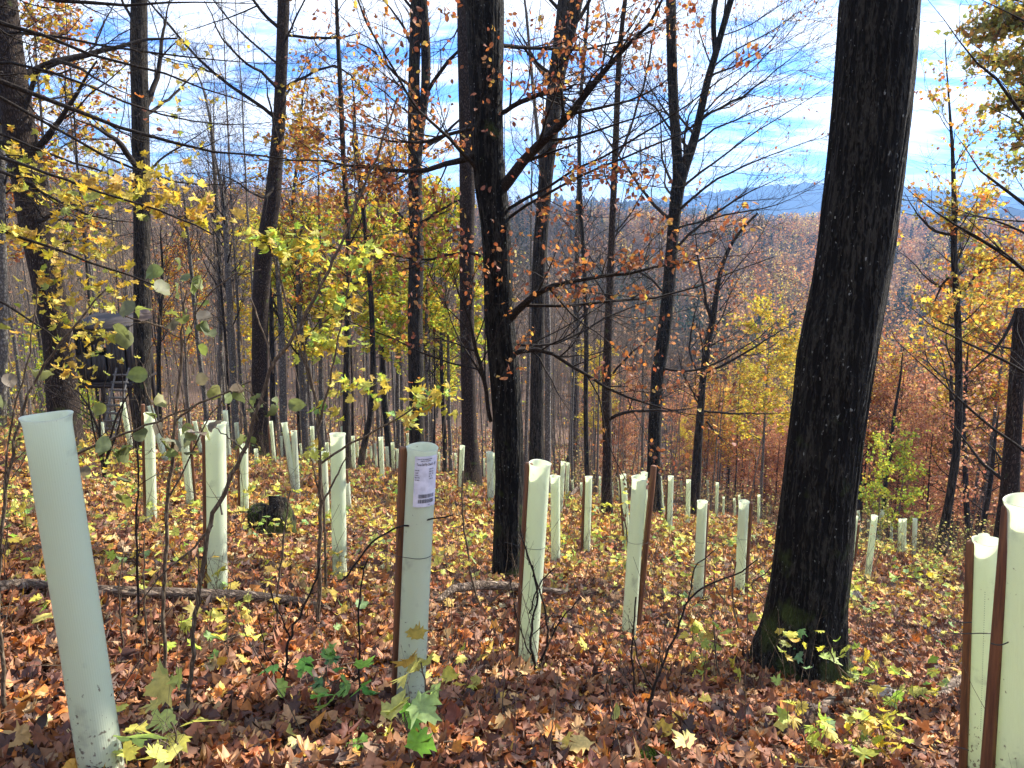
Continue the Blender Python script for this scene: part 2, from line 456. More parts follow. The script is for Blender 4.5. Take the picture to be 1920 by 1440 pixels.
def tube_mat():
    m, n, l = mat("pale_green_translucent_plastic")
    out = n.new("ShaderNodeOutputMaterial")
    tcx = n.new("ShaderNodeTexCoord"); sp = n.new("ShaderNodeSeparateXYZ"); l.new(tcx.outputs['Object'], sp.inputs[0])
    oi = n.new("ShaderNodeObjectInfo")
    sh = n.new("ShaderNodeVectorMath"); sh.operation = 'ADD'
    cb = n.new("ShaderNodeCombineXYZ")
    k = n.new("ShaderNodeMath"); k.operation = 'MULTIPLY'; k.inputs[1].default_value = 37.0; l.new(oi.outputs['Random'], k.inputs[0])
    for i in range(3): l.new(k.outputs[0], cb.inputs[i])
    l.new(tcx.outputs['Object'], sh.inputs[0]); l.new(cb.outputs[0], sh.inputs[1])
    # grime: soft grey smears, more of them low down
    gn = n.new("ShaderNodeTexNoise"); gn.inputs['Scale'].default_value = 7; gn.inputs['Detail'].default_value = 5; gn.inputs['Roughness'].default_value = .6
    l.new(sh.outputs[0], gn.inputs['Vector'])
    rz = n.new("ShaderNodeMapRange"); rz.inputs[1].default_value = 0.0; rz.inputs[2].default_value = 0.6; rz.inputs[3].default_value = 0.15; rz.inputs[4].default_value = 0.0
    l.new(sp.outputs[2], rz.inputs[0])
    ga = n.new("ShaderNodeMath"); ga.operation = 'ADD'; l.new(gn.outputs[0], ga.inputs[0]); l.new(rz.outputs[0], ga.inputs[1])
    gr = n.new("ShaderNodeMapRange"); gr.inputs[1].default_value = .60; gr.inputs[2].default_value = .80; gr.inputs[4].default_value = 0.75
    l.new(ga.outputs[0], gr.inputs[0])
    # faint splashes of soil at the very bottom
    s2 = n.new("ShaderNodeTexNoise"); s2.inputs['Scale'].default_value = 60; s2.inputs['Detail'].default_value = 3
    l.new(sh.outputs[0], s2.inputs['Vector'])
    r3 = n.new("ShaderNodeMapRange"); r3.inputs[1].default_value = 0; r3.inputs[2].default_value = .5; r3.inputs[3].default_value = .16; r3.inputs[4].default_value = -.05
    l.new(sp.outputs[2], r3.inputs[0])
    a3 = n.new("ShaderNodeMath"); a3.operation = 'ADD'; l.new(s2.outputs[0], a3.inputs[0]); l.new(r3.outputs[0], a3.inputs[1])
    r4 = n.new("ShaderNodeMapRange"); r4.inputs[1].default_value = .67; r4.inputs[2].default_value = .73; r4.inputs[4].default_value = .8
    l.new(a3.outputs[0], r4.inputs[0])
    m1 = n.new("ShaderNodeMix"); m1.data_type = 'RGBA'; l.new(gr.outputs[0], m1.inputs[0])
    m1.inputs[6].default_value = (.93, .985, .80, 1); m1.inputs[7].default_value = (.36, .40, .33, 1)
    m2 = n.new("ShaderNodeMix"); m2.data_type = 'RGBA'; l.new(r4.outputs[0], m2.inputs[0])
    l.new(m1.outputs[2], m2.inputs[6]); m2.inputs[7].default_value = (.22, .17, .11, 1)
    # twin wall: fine upright flutes
    at2 = n.new("ShaderNodeMath"); at2.operation = 'ARCTAN2'; l.new(sp.outputs[1], at2.inputs[0]); l.new(sp.outputs[0], at2.inputs[1])
    fm = n.new("ShaderNodeMath"); fm.operation = 'MULTIPLY'; fm.inputs[1].default_value = 60; l.new(at2.outputs[0], fm.inputs[0])
    fs = n.new("ShaderNodeMath"); fs.operation = 'SINE'; l.new(fm.outputs[0], fs.inputs[0])
    bn = n.new("ShaderNodeTexNoise"); bn.inputs['Scale'].default_value = 5; bn.inputs['Detail'].default_value = 3; l.new(sh.outputs[0], bn.inputs['Vector'])
    bm = n.new("ShaderNodeMath"); bm.operation = 'MULTIPLY'; bm.inputs[1].default_value = 22; l.new(bn.outputs[0], bm.inputs[0])
    ba = n.new("ShaderNodeMath"); ba.operation = 'ADD'; l.new(fs.outputs[0], ba.inputs[0]); l.new(bm.outputs[0], ba.inputs[1])
    bu = n.new("ShaderNodeBump"); bu.inputs['Strength'].default_value = .35; bu.inputs['Distance'].default_value = .0012
    l.new(ba.outputs[0], bu.inputs['Height'])
    d = n.new("ShaderNodeBsdfDiffuse"); t = n.new("ShaderNodeBsdfTranslucent"); g = n.new("ShaderNodeBsdfGlossy"); g.inputs['Roughness'].default_value = .38
    for q in (d, t): l.new(m2.outputs[2], q.inputs[0])
    for q in (d, g): l.new(bu.outputs[0], q.inputs['Normal'])
    a = n.new("ShaderNodeMixShader"); a.inputs[0].default_value = .68
    l.new(d.outputs[0], a.inputs[1]); l.new(t.outputs[0], a.inputs[2])
    fr = n.new("ShaderNodeFresnel"); fr.inputs[0].default_value = 1.22
    b = n.new("ShaderNodeMixShader"); l.new(fr.outputs[0], b.inputs[0]); l.new(a.outputs[0], b.inputs[1]); l.new(g.outputs[0], b.inputs[2])
    l.new(b.outputs[0], out.inputs[0])
    return m
M_TUBE = tube_mat()
def wood_mat(name, c1, c2, sx=40, sz=3):
    m, n, l = mat(name)
    out = n.new("ShaderNodeOutputMaterial"); p = n.new("ShaderNodeBsdfPrincipled"); p.inputs['Roughness'].default_value = .75
    tcx = n.new("ShaderNodeTexCoord"); oi = n.new("ShaderNodeObjectInfo"); mp_ = n.new("ShaderNodeMapping")
    cb = n.new("ShaderNodeCombineXYZ"); k = n.new("ShaderNodeMath"); k.operation = 'MULTIPLY'; k.inputs[1].default_value = 50
    l.new(oi.outputs['Random'], k.inputs[0]); l.new(k.outputs[0], cb.inputs[2]); l.new(cb.outputs[0], mp_.inputs['Location'])
    mp_.inputs['Scale'].default_value = (sx, sx, sz); l.new(tcx.outputs['Object'], mp_.inputs[0])
    a = n.new("ShaderNodeTexNoise"); a.inputs['Scale'].default_value = 1.6; a.inputs['Detail'].default_value = 6; a.inputs['Roughness'].default_value = .65; a.inputs['Distortion'].default_value = .6
    l.new(mp_.outputs[0], a.inputs['Vector'])
    r = n.new("ShaderNodeValToRGB"); r.color_ramp.elements[0].position = .32; r.color_ramp.elements[0].color = (*c1, 1)
    r.color_ramp.elements[1].position = .68; r.color_ramp.elements[1].color = (*c2, 1)
    l.new(a.outputs[0], r.inputs[0]); l.new(r.outputs[0], p.inputs['Base Color'])
    b = n.new("ShaderNodeBump"); b.inputs['Distance'].default_value = .002; b.inputs['Strength'].default_value = .6
    l.new(a.outputs[0], b.inputs['Height']); l.new(b.outputs[0], p.inputs['Normal']); l.new(p.outputs[0], out.inputs[0])
    return m
M_STAKE = wood_mat("reddish_brown_stake_wood", (.06, .022, .009), (.21, .085, .030))
M_HIDE = wood_mat("dark_stained_boards", (.007, .004, .003), (.026, .015, .011), 14, 1.5)
M_HIDE2 = wood_mat("blue_grey_weathered_boards", (.014, .011, .010), (.040, .033, .030), 14, 1.5)
M_RUNG = wood_mat("grey_bleached_rungs", (.05, .045, .04), (.16, .15, .135), 20, 20)
def plain(name, c, rough=.6, spec=.4):
    m, n, l = mat(name)
    out = n.new("ShaderNodeOutputMaterial"); p = n.new("ShaderNodeBsdfPrincipled")
    p.inputs['Roughness'].default_value = rough; p.inputs['Specular IOR Level'].default_value = spec
    tcx = n.new("ShaderNodeTexCoord"); a = n.new("ShaderNodeTexNoise"); a.inputs['Scale'].default_value = 30; a.inputs['Detail'].default_value = 4
    l.new(tcx.outputs['Object'], a.inputs['Vector'])
    r = n.new("ShaderNodeValToRGB")
    r.color_ramp.elements[0].color = (*[q * .82 for q in c], 1); r.color_ramp.elements[0].position = .35
    r.color_ramp.elements[1].color = (*[min(1, q * 1.1) for q in c], 1); r.color_ramp.elements[1].position = .65
    l.new(a.outputs[0], r.inputs[0]); l.new(r.outputs[0], p.inputs['Base Color']); l.new(p.outputs[0], out.inputs[0])
    return m
M_TIE = plain("black_cable_tie", (.012, .012, .013), .45)
M_PAPER = plain("white_label_paper", (.66, .66, .72), .6)
M_INK = plain("black_label_ink", (.03, .03, .035), .8, .1)
M_MOSS = plain("green_moss", (.06, .10, .018), 1.0, .05)
M_STONE = plain("pale_stone", (.34, .31, .27), .9, .2)
M_MOUNT = plain("far_wooded_slope", (.045, .050, .048), 1.0, 0)

# ------------------------------------------------------------------ ground
def ground():
    nr, na = 230, 320
    r = np.geomspace(0.35, 900, nr)
    a = np.arange(na) * 2 * math.pi / na
    Rg, Ag = np.meshgrid(r, a, indexing='ij')
    X, Y = Rg * np.sin(Ag), Rg * np.cos(Ag)
    Z = terrain(X, Y)
    V = np.stack([X, Y, Z], -1).reshape(-1, 3)
    V = np.concatenate([V, [[0, 0, float(terrain(0, 0))]]])
    i = np.arange(nr * na).reshape(nr, na); j = np.roll(i, -1, 1)
    q = np.stack([i[:-1], i[1:], j[1:], j[:-1]], -1).reshape(-1, 4)
    mb = MB(); mb.add(V, q)
    mb.L.append(np.stack([np.full(na, nr * na), i[0], j[0]], -1).ravel()); mb.C.append(np.full(na, 3))
    obj("ground", mb.mesh("ground"), M_SOIL, kind="structure")
ground()

def mountain(name, dist, prof, rough, seed, matl, depth=900):
    """a long wooded ridge: prof = [(px, py)] skyline seen from the clearing, built at its real distance"""
    xs = np.array([p[0] for p in prof], float); ys = np.array([p[1] for p in prof], float)
    n = 700; u = np.linspace(xs[0], xs[-1], n)
    top = np.interp(u, xs, ys)
    k = np.ones(9) / 9; top = np.convolve(np.pad(top, 4, mode='edge'), k, 'valid')
    P = np.array([at(px, py, dist) for px, py in zip(u, top)])
    P[:, 2] += rough * (fbm(u * .25, u * 0, 4, seed) - .5) + rough * .25 * rng.normal(size=n)
    rows = []
    for t in np.linspace(0, 1, 14):
        Q = P.copy(); Q[:, 1] = P[:, 1] - depth * (1 - t) * .8 - 0
        Q[:, 0] = P[:, 0] * (1 - .0 * t)
        Q[:, 2] = -60 + (P[:, 2] + 60) * (t ** .8) + rough * 1.2 * (fbm(u * .1 + t * 9, u * 0 + t * 7, 4, seed + 3) - .5) * (t < 1) * (t > 0)
        rows.append(Q)
    B = P.copy(); B[:, 1] += depth; B[:, 2] = -60; rows.append(B)
    V = np.array(rows); m_ = len(rows)
    i = np.arange(m_ * n).reshape(m_, n)
    q = np.stack([i[:-1, :-1], i[:-1, 1:], i[1:, 1:], i[1:, :-1]], -1).reshape(-1, 4)
    mb = MB(); mb.add(V.reshape(-1, 3), q)
    obj(name, mb.mesh(name), matl, kind="structure")
mountain("distant_mountain", 3000, [(-900, 360), (200, 385), (800, 400), (1000, 385), (1200, 378), (1400, 352), (1520, 343), (1600, 350), (1700, 352), (1780, 362), (1920, 372), (2500, 380), (3200, 390)], 12, 3, M_MOUNT, 1500)
mountain("wooded_hill", 1300, [(-900, 400), (300, 410), (900, 395), (1050, 372), (1180, 376), (1300, 392), (1400, 398), (1500, 412), (1640, 405), (1780, 398), (1920, 400), (2300, 395), (3200, 400)], 14, 8, M_MOUNT, 500)

# ------------------------------------------------------------------ leaf litter (nobody could count it)
def wedge(n, y0, y1, half=0.78, pad=0.6, g=rng):
    """random points on the ground in front of the clearing, even per square metre"""
    Y = np.sqrt(g.random(n) * (y1 ** 2 - y0 ** 2) + y0 ** 2)
    X = (g.random(n) * 2 - 1) * (half * Y + pad)
    return X, Y
def ground_at(X, Y, lift=0.0):
    return np.stack([X, Y, terrain(X, Y) + lift], -1)
L_BRN = [(.30, .105, .040), (.40, .18, .085), (.15, .05, .024), (.50, .28, .16), (.54, .20, .04), (.60, .38, .20), (.085, .034, .020)]
L_ORG = [(.62, .25, .035), (.72, .37, .045), (.76, .53, .08), (.46, .17, .045), (.70, .52, .24), (.30, .12, .05), (.55, .50, .10)]
def litter():
    g = np.random.default_rng(5)
    def batch(name, n, y0, y1, s0, s1, kind, curl, lift, tilt, near_mix, pad=0.8):
        mb = MB()
        X, Y = wedge(n, y0, y1, pad=pad, g=g)
        yel = fbm(X * .55, Y * .55, 3, 21)
        w = np.clip((Y - 3.0) / 7, 0, 1) * (0.52 + 1.5 * (yel - .5)) - np.clip(X / Y - .25, 0, .4) * 0.8
        isO = g.random(n) < np.clip(w + .06, .05, .93)
        c = palette(n, L_BRN, [4, 3, 4, 1.8, 2, 1.2, 3.5], .30, g) * .70 * np.array([1.12, 1.0, .76])
        o = palette(n, L_ORG, [3.5, 2.6, 2.6, 3, 1.8, 2.5, 1], .25, g) * .74
        c[isO] = o[isO]
        P = ground_at(X, Y)
        P[:, 2] += g.random(n) * lift
        sz = g.uniform(s0, s1, n); bl = g.random(n) < (.58 if kind == 'maple' else 0)
        leaves(mb, P[~bl], sz[~bl], c[~bl], kind, curl, 'flat', g, tilt, 16)
        b2 = bl & (g.random(n) < .45); bl = bl & ~b2
        leaves(mb, P[bl], sz[bl] * .75, c[bl], 'beech', .5, 'flat', g, tilt * 1.2, 12)
        leaves(mb, P[b2], sz[b2] * .9, c[b2], 'ragged', .5, 'flat', g, tilt * 1.1, 12)
        obj(name, mb.mesh(name, smooth=False), M_LITTER, kind="stuff")
    batch("leaf_litter", 40000, 1.0, 5.0, .034, .105, 'maple', .46, .06, .42, 0, 1.2)
    batch("leaf_litter", 36000, 5.0, 11.0, .05, .105, 'maple', .45, .06, .42, 0, 1.2)
    batch("leaf_litter", 60000, 11.0, 26.0, .08, .14, 'maplo', .6, .06, .65, 0)
    batch("leaf_litter", 70000, 26.0, 75.0, .14, .24, 'quad', .5, .06, .7, 0)
litter()

# ------------------------------------------------------------------ tree shelters
def tube_mesh(n, rows, seed):
    """one plastic tube, 1.2 m tall and 0.13 m across, hollow, with a rolled rim"""
    g = np.random.default_rng(seed)
    a = np.arange(n) * 2 * math.pi / n
    prof = [(0.062, 0.0), ] + [(0.0625, z) for z in np.linspace(.02, 1.165, rows)] + [(.0632, 1.178), (.0655, 1.190), (.068, 1.197), (.069, 1.2), (.0672, 1.2015), (.064, 1.194), (.061, 1.18)] + [(.060, z) for z in np.linspace(1.16, 0.0, 6)]
    V = []
    ph = g.random(4) * 6.28
    for r, z in prof:
        rr = r * (1 + .018 * np.sin(2 * a + ph[0] + z * 1.3) + .008 * np.sin(3 * a + ph[1] + 3 * z) + .006 * np.sin(5 * z * 2 + ph[2] + a))
        V.append(np.stack([rr * np.cos(a), rr * np.sin(a), np.full(n, z) + (.003 * np.sin(2 * a + ph[3]) if z > 1.17 else 0)], -1))
    V = np.array(V); m_ = len(prof)
    i = np.arange(m_ * n).reshape(m_, n); j = np.roll(i, -1, 1)
    q = np.stack([i[:-1], j[:-1], j[1:], i[1:]], -1).reshape(-1, 4)
    mb = MB(); mb.add(V.reshape(-1, 3), q); return mb.mesh("tube")
def stake_mesh():
    w, h, b = .0175, 1.0, .003
    s = [(-w + b, -w), (w - b, -w), (w, -w + b), (w, w - b), (w - b, w), (-w + b, w), (-w, w - b), (-w, -w + b)]
    V = []
    zs = [0, .25, .5, .75, .994, 1.0]
    for z in zs:
        k = 1.0 if z < .999 else .86
        V += [(x * k, y * k, z) for x, y in s]
    mb = MB(); q = []
    for r in range(len(zs) - 1):
        for c in range(8): q.append([r * 8 + c, r * 8 + (c + 1) % 8, (r + 1) * 8 + (c + 1) % 8, (r + 1) * 8 + c])
    mb.add(V, q); n0 = (len(zs) - 1) * 8
    mb.L.append(np.arange(n0, n0 + 8)); mb.C.append([8])
    return mb.mesh("stake", smooth=False)
def tie_mesh():
    """cable tie round tube (at the origin) and stake (on +X)"""
    pts = []
    for k in range(25):
        t = math.radians(60 + k * 10); pts.append((.0665 * math.cos(t), .0665 * math.sin(t), 0))
    pts += [(.085, -.030, .002), (.104, -.020, .002), (.106, 0, 0), (.104, .020, 0), (.085, .030, 0)]
    pts.append(pts[0])
    P = np.array(pts, float)[None]; V, q = tubes(P, np.full((1, len(pts)), .0014), 5)
    mb = MB(); mb.add(V, q)
    mb.box((.107, .0, .0), (.008, .008, .006))
    V2, q2 = tubes(np.array([[(.107, 0, 0), (.13, -.02, .006), (.155, -.05, .004), (.17, -.085, -.004)]], float), np.full((1, 4), .0016), 5)
    mb.add(V2, q2)
    return mb.mesh("tie")
TUBE_HI = [tube_mesh(64, 26, s) for s in (1, 2)]
TUBE_LO = [tube_mesh(20, 6, s) for s in (3, 4, 5)]
STAKE_ME = stake_mesh(); TIE_ME = tie_mesh()
for me_ in TUBE_HI + TUBE_LO: me_.materials.append(M_TUBE)
STAKE_ME.materials.append(M_STAKE); TIE_ME.materials.append(M_TIE)

def basis(axis, side):
    Z = norm(np.asarray(axis, float)); X = norm(side - (side * Z).sum() * Z); Y = np.cross(Z, X)
    return np.stack([X, Y, Z], 1)
from mathutils import Matrix
def M4(R, loc, s=(1, 1, 1)):
    m = np.eye(4); m[:3, :3] = R * np.array(s)[None, :]; m[:3, 3] = loc
    return Matrix(m.tolist())
GRP_T = "pale plastic tree shelters planted over the slope"
TUBES_AT = []
def shelter(xt, yt, xb, yb, w, stake, hint, sk=None, sh=1.0, ties=(0.62,), Yf=None, parts=True):
    """xt,yt / xb,yb: middle of its rim and of its foot; w: its width; stake: side it stands on"""
    b = hit(xb, yb) if Yf is None else None
    if b is None: b = at(xb, yb, Yf or 40.0)
    b[2] = float(terrain(b[0], b[1])) - 0.02
    top = at(xt, yt, b[1]); ax = top - b
    if Yf is None:
        H = np.linalg.norm(ax)
        if H > 1.42: ax *= 1.42 / H; b = top - ax
    H = np.linalg.norm(ax)
    dia = max(.105, min(.16, wide(w, b[1])))
    R = basis(ax, np.array([1.0, -.25, 0]) if stake != 'L' else np.array([-1.0, -.3, 0]))
    e = thing("tree_shelter", hint, "tree shelter", b, GRP_T)
    e.matrix_world = M4(R, b)
    near = b[1] < 12
    me = (TUBE_HI if near else TUBE_LO)[int(abs(xt * 7 + yt)) % (2 if near else 3)]
    t = obj("tube", me, None, e); t.rotation_euler[2] = (xt * 1.7) % 6.28 if hint.find('label') < 0 else 0
    t.scale = (dia / .13, dia / .13, H / 1.2)
    if stake in 'LR':
        s = obj("stake", STAKE_ME, None, e)
        if sk is not None:      # measured top and foot of the stake: (x, y, x, y)
            p0 = at(sk[2], sk[3], b[1] + .02); p1 = at(sk[0], sk[1], b[1] + .02)
            p0 = p0 + (p0 - p1) * .02
            L = np.linalg.norm(p1 - p0)
            RI = R.T @ basis(p1 - p0, np.array([1.0, .5, 0]))
            s.matrix_local = M4(RI, R.T @ (p0 - b), (sh, sh, L))
        else:
            s.matrix_local = M4(basis(np.array([.0, 0, 1]), np.array([1.0, .4, 0])), np.array([dia / 2 + .019, 0, -.05]), (sh, sh, H * (.93 + .1 * ((xt * .37) % 1))))
        for k in ties if near else ():
            q = obj("tie", TIE_ME, None, e); q.location = (0, 0, H * k); q.scale = (dia / .13,) * 3
    TUBES_AT.append((b[0], b[1]))
    return e, b, R, dia, H

SH = [
 (87,780,195,1465,88,'N',"biggest pale mint tube, closest one, leaning at the left edge of the photo",None),
 (404,793,408,1128,40,'L',"wide pale tube standing right behind the long fallen branch, brown stake on its left",(384,800,388,1095)),
 (1013,868,988,1255,42,'L',"tall tube with reddish stake on its left, standing in front of the forked central tree",(992,868,972,1228)),
 (633,814,637,1085,30,'N',"clean wide tube midway between the mossy stump and the tube with the paper label",None),
 (1199,895,1178,1197,30,'R',"pale tube with a long brown stake leaning to the right above its rim",(1226,873,1197,1165)),
 (1041,893,1042,1060,19,'N',"tube half hidden behind the right side of the tall tube before the central tree",None),
 (1317,940,1308,1130,20,'R',"left one of the two similar staked tubes left of the big oak",(1326,945,1317,1122)),
 (1395,940,1386,1115,20,'R',"grime spotted tube nearest the left side of the big oak, stake on its right",(1409,943,1398,1110)),
 (1640,967,1626,1087,12,'N',"slim tube leaning right in the open leaves just right of the big oak",None),
 (1104,894,1100,1038,12,'L',"slim tube with dark stake on its left, standing left of the thin reddish trunk",(1096,895,1091,1034)),
 (867,836,863,918,10,'L',"short looking tube leaning against the foot of the grey trunk left of the central tree",(861,842,858,912)),
 (1168,890,1177,1020,10,'L',"slim tube leaning left with a black stake, just behind the tube with the leaning stake",(1162,890,1169,1004)),
 (1258,893,1255,1000,11,'L',"slim tube with dark stake on its left, in front of the mossy forked trunk",(1252,899,1248,1002)),
 (1291,900,1289,985,9,'N',"bare unstaked tube just right of the mossy forked trunk",None),
 (1237,894,1243,966,8,'N',"stained narrow tube touching the foot of the mossy forked trunk",None),
 (918,848,920,940,14,'N',"tube pressed close to the left side of the central tree",None),
 (457,834,459,968,15,'L',"tube beside the mossy stump, brown stake on its left",(447,836,449,960)),
 (345,805,358,952,13,'R',"tube with dark stake on its right, left of the tube behind the fallen branch",(357,815,367,952)),
 (280,775,285,985,15,'L',"tall slim tube with high brown stake before the yellow leaved trunk",(268,758,272,965)),
 (230,755,247,847,10,'L',"tube leaning left beside the ladder of the wooden hide",(224,768,236,838)),
 (281,761,312,868,11,'N',"strongly tilted tube peeking over the tall slim tube near the hide",None),
 (211,771,218,817,7,'N',"small far tube just left of the leaning tube by the hide ladder",None),
 (172,768,176,815,8,'N',"small tube half lost in the green bush at the far left",None),
 (191,792,193,830,5,'N',"tiny tube in the green bush, second from the left edge of the planting",None),
 (338,784,338,850,8,'N',"far tube peeking out above the round grey leaves, left of the broad pair of tubes",None),
 (365,790,378,852,8,'N',"far tube tilted left between the tube with the right stake and the fallen branch tube",None),
 (422,770,430,860,10,'N',"far tube whose rim rises behind the right side of the fallen branch tube",None),
 (443,793,447,848,11,'N',"far tube squeezed between the fallen branch tube and the thick dark trunk",None),
 (459,794,462,836,5,'R',"tiny staked tube in front of the foot of the thick dark trunk",None),
 (508,790,515,867,7,'L',"narrow tube just right of the thick dark trunk, stake on its left",(503,798,508,866)),
 (533,793,554,928,9,'N',"long tube leaning left, left one of the crossing pair",None),
 (551,808,558,928,9,'L',"upright tube with a black stake down its middle, right one of the crossing pair",(549,808,558,930)),
 (527,818,529,860,4,'N',"very thin far tube left of the crossing pair",None),
 (563,832,566,858,4,'N',"very small tube right of the crossing pair, leftmost of three tiny ones",None),
 (568,823,571,858,4,'N',"very small tube right of the crossing pair, middle of three tiny ones",None),
 (574,825,575,851,4,'N',"very small tube right of the crossing pair, rightmost of three tiny ones",None),
 (585,800,588,873,8,'N',"far tube behind the thin bare sapling left of the stump, taller of two",None),
 (593,828,594,870,6,'N',"far tube just right of the taller one left of the clean wide tube",None),
 (606,848,612,990,9,'R',"tube with stakes crossing it, immediately left of the clean wide tube",(611,850,618,1000)),
 (613,830,616,872,7,'N',"little far tube peeking out above the tube with crossing stakes",None),
 (650,905,654,960,7,'R',"sliver of tube with thin stake behind the right side of the clean wide tube",(650,880,656,955)),
 (642,800,645,872,8,'N',"tube whose top sticks out right above the rim of the clean wide tube",None),
 (656,835,659,882,5,'N',"first slim tube of the crowded row, next to the clean wide tube",None),
 (662,818,664,884,7,'N',"second and taller tube in the crowded row left of the label tube",None),
 (670,828,670,860,5,'N',"tube in front of the leaning mossy trunk",None),
 (695,837,697,866,5,'N',"tube right of the bright green sprout behind the leaning mossy trunk",None),
 (703,832,706,880,5,'N',"tube just left of the broadest tube in the crowded row",None),
 (714,820,717,900,9,'N',"broadest and tallest tube in the crowded row left of the label tube",None),
 (725,838,728,886,7,'N',"tube just right of the broadest tube in the crowded row",None),
 (736,830,738,882,7,'N',"third tube left of the stake of the label tube",None),
 (744,842,745,886,4,'L',"second tube left of the stake of the label tube, with a black stake",None),
 (751,842,752,940,7,'N',"tube half hidden behind the stake of the label tube",None),
 (764,813,765,872,6,'L',"tube whose tip shows right above the label tube, in front of a dark trunk",None),
 (823,848,823,888,5,'N',"small tube just right of the rim of the label tube",None),
 (845,853,847,882,4,'N',"tiny tube in the brush, left one of two right of the label tube",None),
 (854,850,854,880,4,'N',"tiny tube in the brush, right one of two right of the label tube",None),
 (907,860,908,896,5,'N',"small tube just left of the tube pressed against the central tree",None),
 (927,850,929,935,9,'R',"tube mostly hidden behind the left edge of the central tree",None),
 (1056,866,1050,965,8,'L',"slim staked tube, left one of the close pair right of the central tree",(1050,868,1047,962)),
 (1065,868,1062,940,6,'N',"slim unstaked tube, right one of the close pair right of the central tree",None),
 (1073,900,1075,926,4,'N',"tiny tube by the dead grey branch right of the close pair",None),
 (1125,894,1124,932,4,'N',"tiny tube just left of the thin reddish trunk",None),
 (1160,900,1163,940,4,'N',"tiny tube just right of the thin reddish trunk",None),
 (1208,886,1209,1030,10,'N',"tube hidden behind the tube with the leaning stake, only its rim and right edge showing",None),
 (1312,903,1311,950,6,'N',"far tube directly behind the left one of the two similar staked tubes",None),
 (1327,901,1328,960,6,'N',"far tube just right of the left staked tube by the oak",None),
 (1345,905,1343,973,6,'N',"far slim tube midway between the two similar staked tubes",None),
 (1357,932,1356,970,4,'N',"short far tube left of the grime spotted tube, left one of two",None),
 (1377,935,1378,975,4,'N',"short far tube left of the grime spotted tube, right one of two",None),
 (1386,928,1388,975,5,'N',"tiny tube whose tip shows at the left rim of the grime spotted tube",None),
 (1423,928,1422,985,5,'N',"faint far tube between the grime spotted tube and the oak, left one of two",None),
 (1443,932,1442,974,5,'N',"faint far tube between the grime spotted tube and the oak, right one of two",None),
 (1604,968,1594,1060,8,'R',"slim tube leaning right against the right edge of the big oak trunk",None),
 (1609,958,1614,1012,4,'N',"thin far tube showing just above the one at the oak's right edge",None),
 (1621,962,1620,992,4,'N',"tiny faint tube between the oak edge and the slim tube leaning right",None),
 (1629,975,1628,1012,5,'N',"small faint tube just left of the slim tube leaning right",None),
 (1655,957,1645,1020,8,'R',"tilted tube with stake behind the slim tube leaning right of the oak",None),
 (1689,974,1686,1040,8,'N',"tube wrapped in brushwood in the right undergrowth, left one of a pair",None),
 (1696,973,1694,1045,7,'N',"tube wrapped in brushwood in the right undergrowth, right one of a pair",None),
 (1716,973,1713,1046,9,'N',"single tube in the right undergrowth beside the pair in the brushwood",None),
 (480,842,481,872,4,'N',"tiny tube right at the foot of the thick dark footed trunk",None),
 (600,842,601,872,4,'N',"tiny tube just left of the little tube above the crossing stakes",None),
 (622,838,623,868,4,'N',"tiny tube just left of the rim of the clean wide tube",None),
 (686,835,687,862,4,'N',"tiny tube between the leaning mossy trunk and the bright green sprout",None),
 (731,826,732,852,4,'N',"tiny tube behind the two tubes right of the broadest one",None),
 (812,852,812,878,3,'N',"faint tiny tube touching the right rim of the label tube",None),
 (836,846,837,868,4,'N',"faint tiny tube in front of the short dark thin trunk",None),
 (1090,905,1091,935,4,'N',"tiny tube between the dead grey branch and the slim tube beside it",None),
 (1148,905,1148,938,4,'N',"faint tiny tube right beside the reddish trunk's foot",None),
 (1277,902,1278,945,5,'N',"small tube between the mossy forked trunk and the bare unstaked tube",None),
 (1410,936,1409,962,3,'N',"faintest little tube just right of the grime spotted tube",None),
 (1672,978,1671,1020,4,'N',"thin faint tube left of the pair wrapped in brushwood",None),
 (1760,985,1757,1025,4,'N',"faintest tube in the undergrowth under the slender yellow tree on the right",None),
]
for r_ in SH: shelter(*r_)
# the tube with the paper label
e_l, b_l, R_l, d_l, H_l = shelter(792,838,768,1330,60,'L',"tall tube with a white printed paper label near its rim, stake on its left",(757,838,742,1318))
# the three at the right edge: their feet are below the picture
shelter(1850,1013,1836,1475,50,'L',"whole tube near the right edge with a dotted seam and black cable ties",(1822,1015,1806,1480), ties=())
shelter(1845,1003,1842,1200,19,'N',"small tube peeking up behind the rim of the tube with the dotted seam",None)
shelter(1930,940,1900,1560,92,'L',"closest tube at the right edge, cut by the frame, thick brown stake on its left",(1893,948,1848,1480), 1.15, ties=())

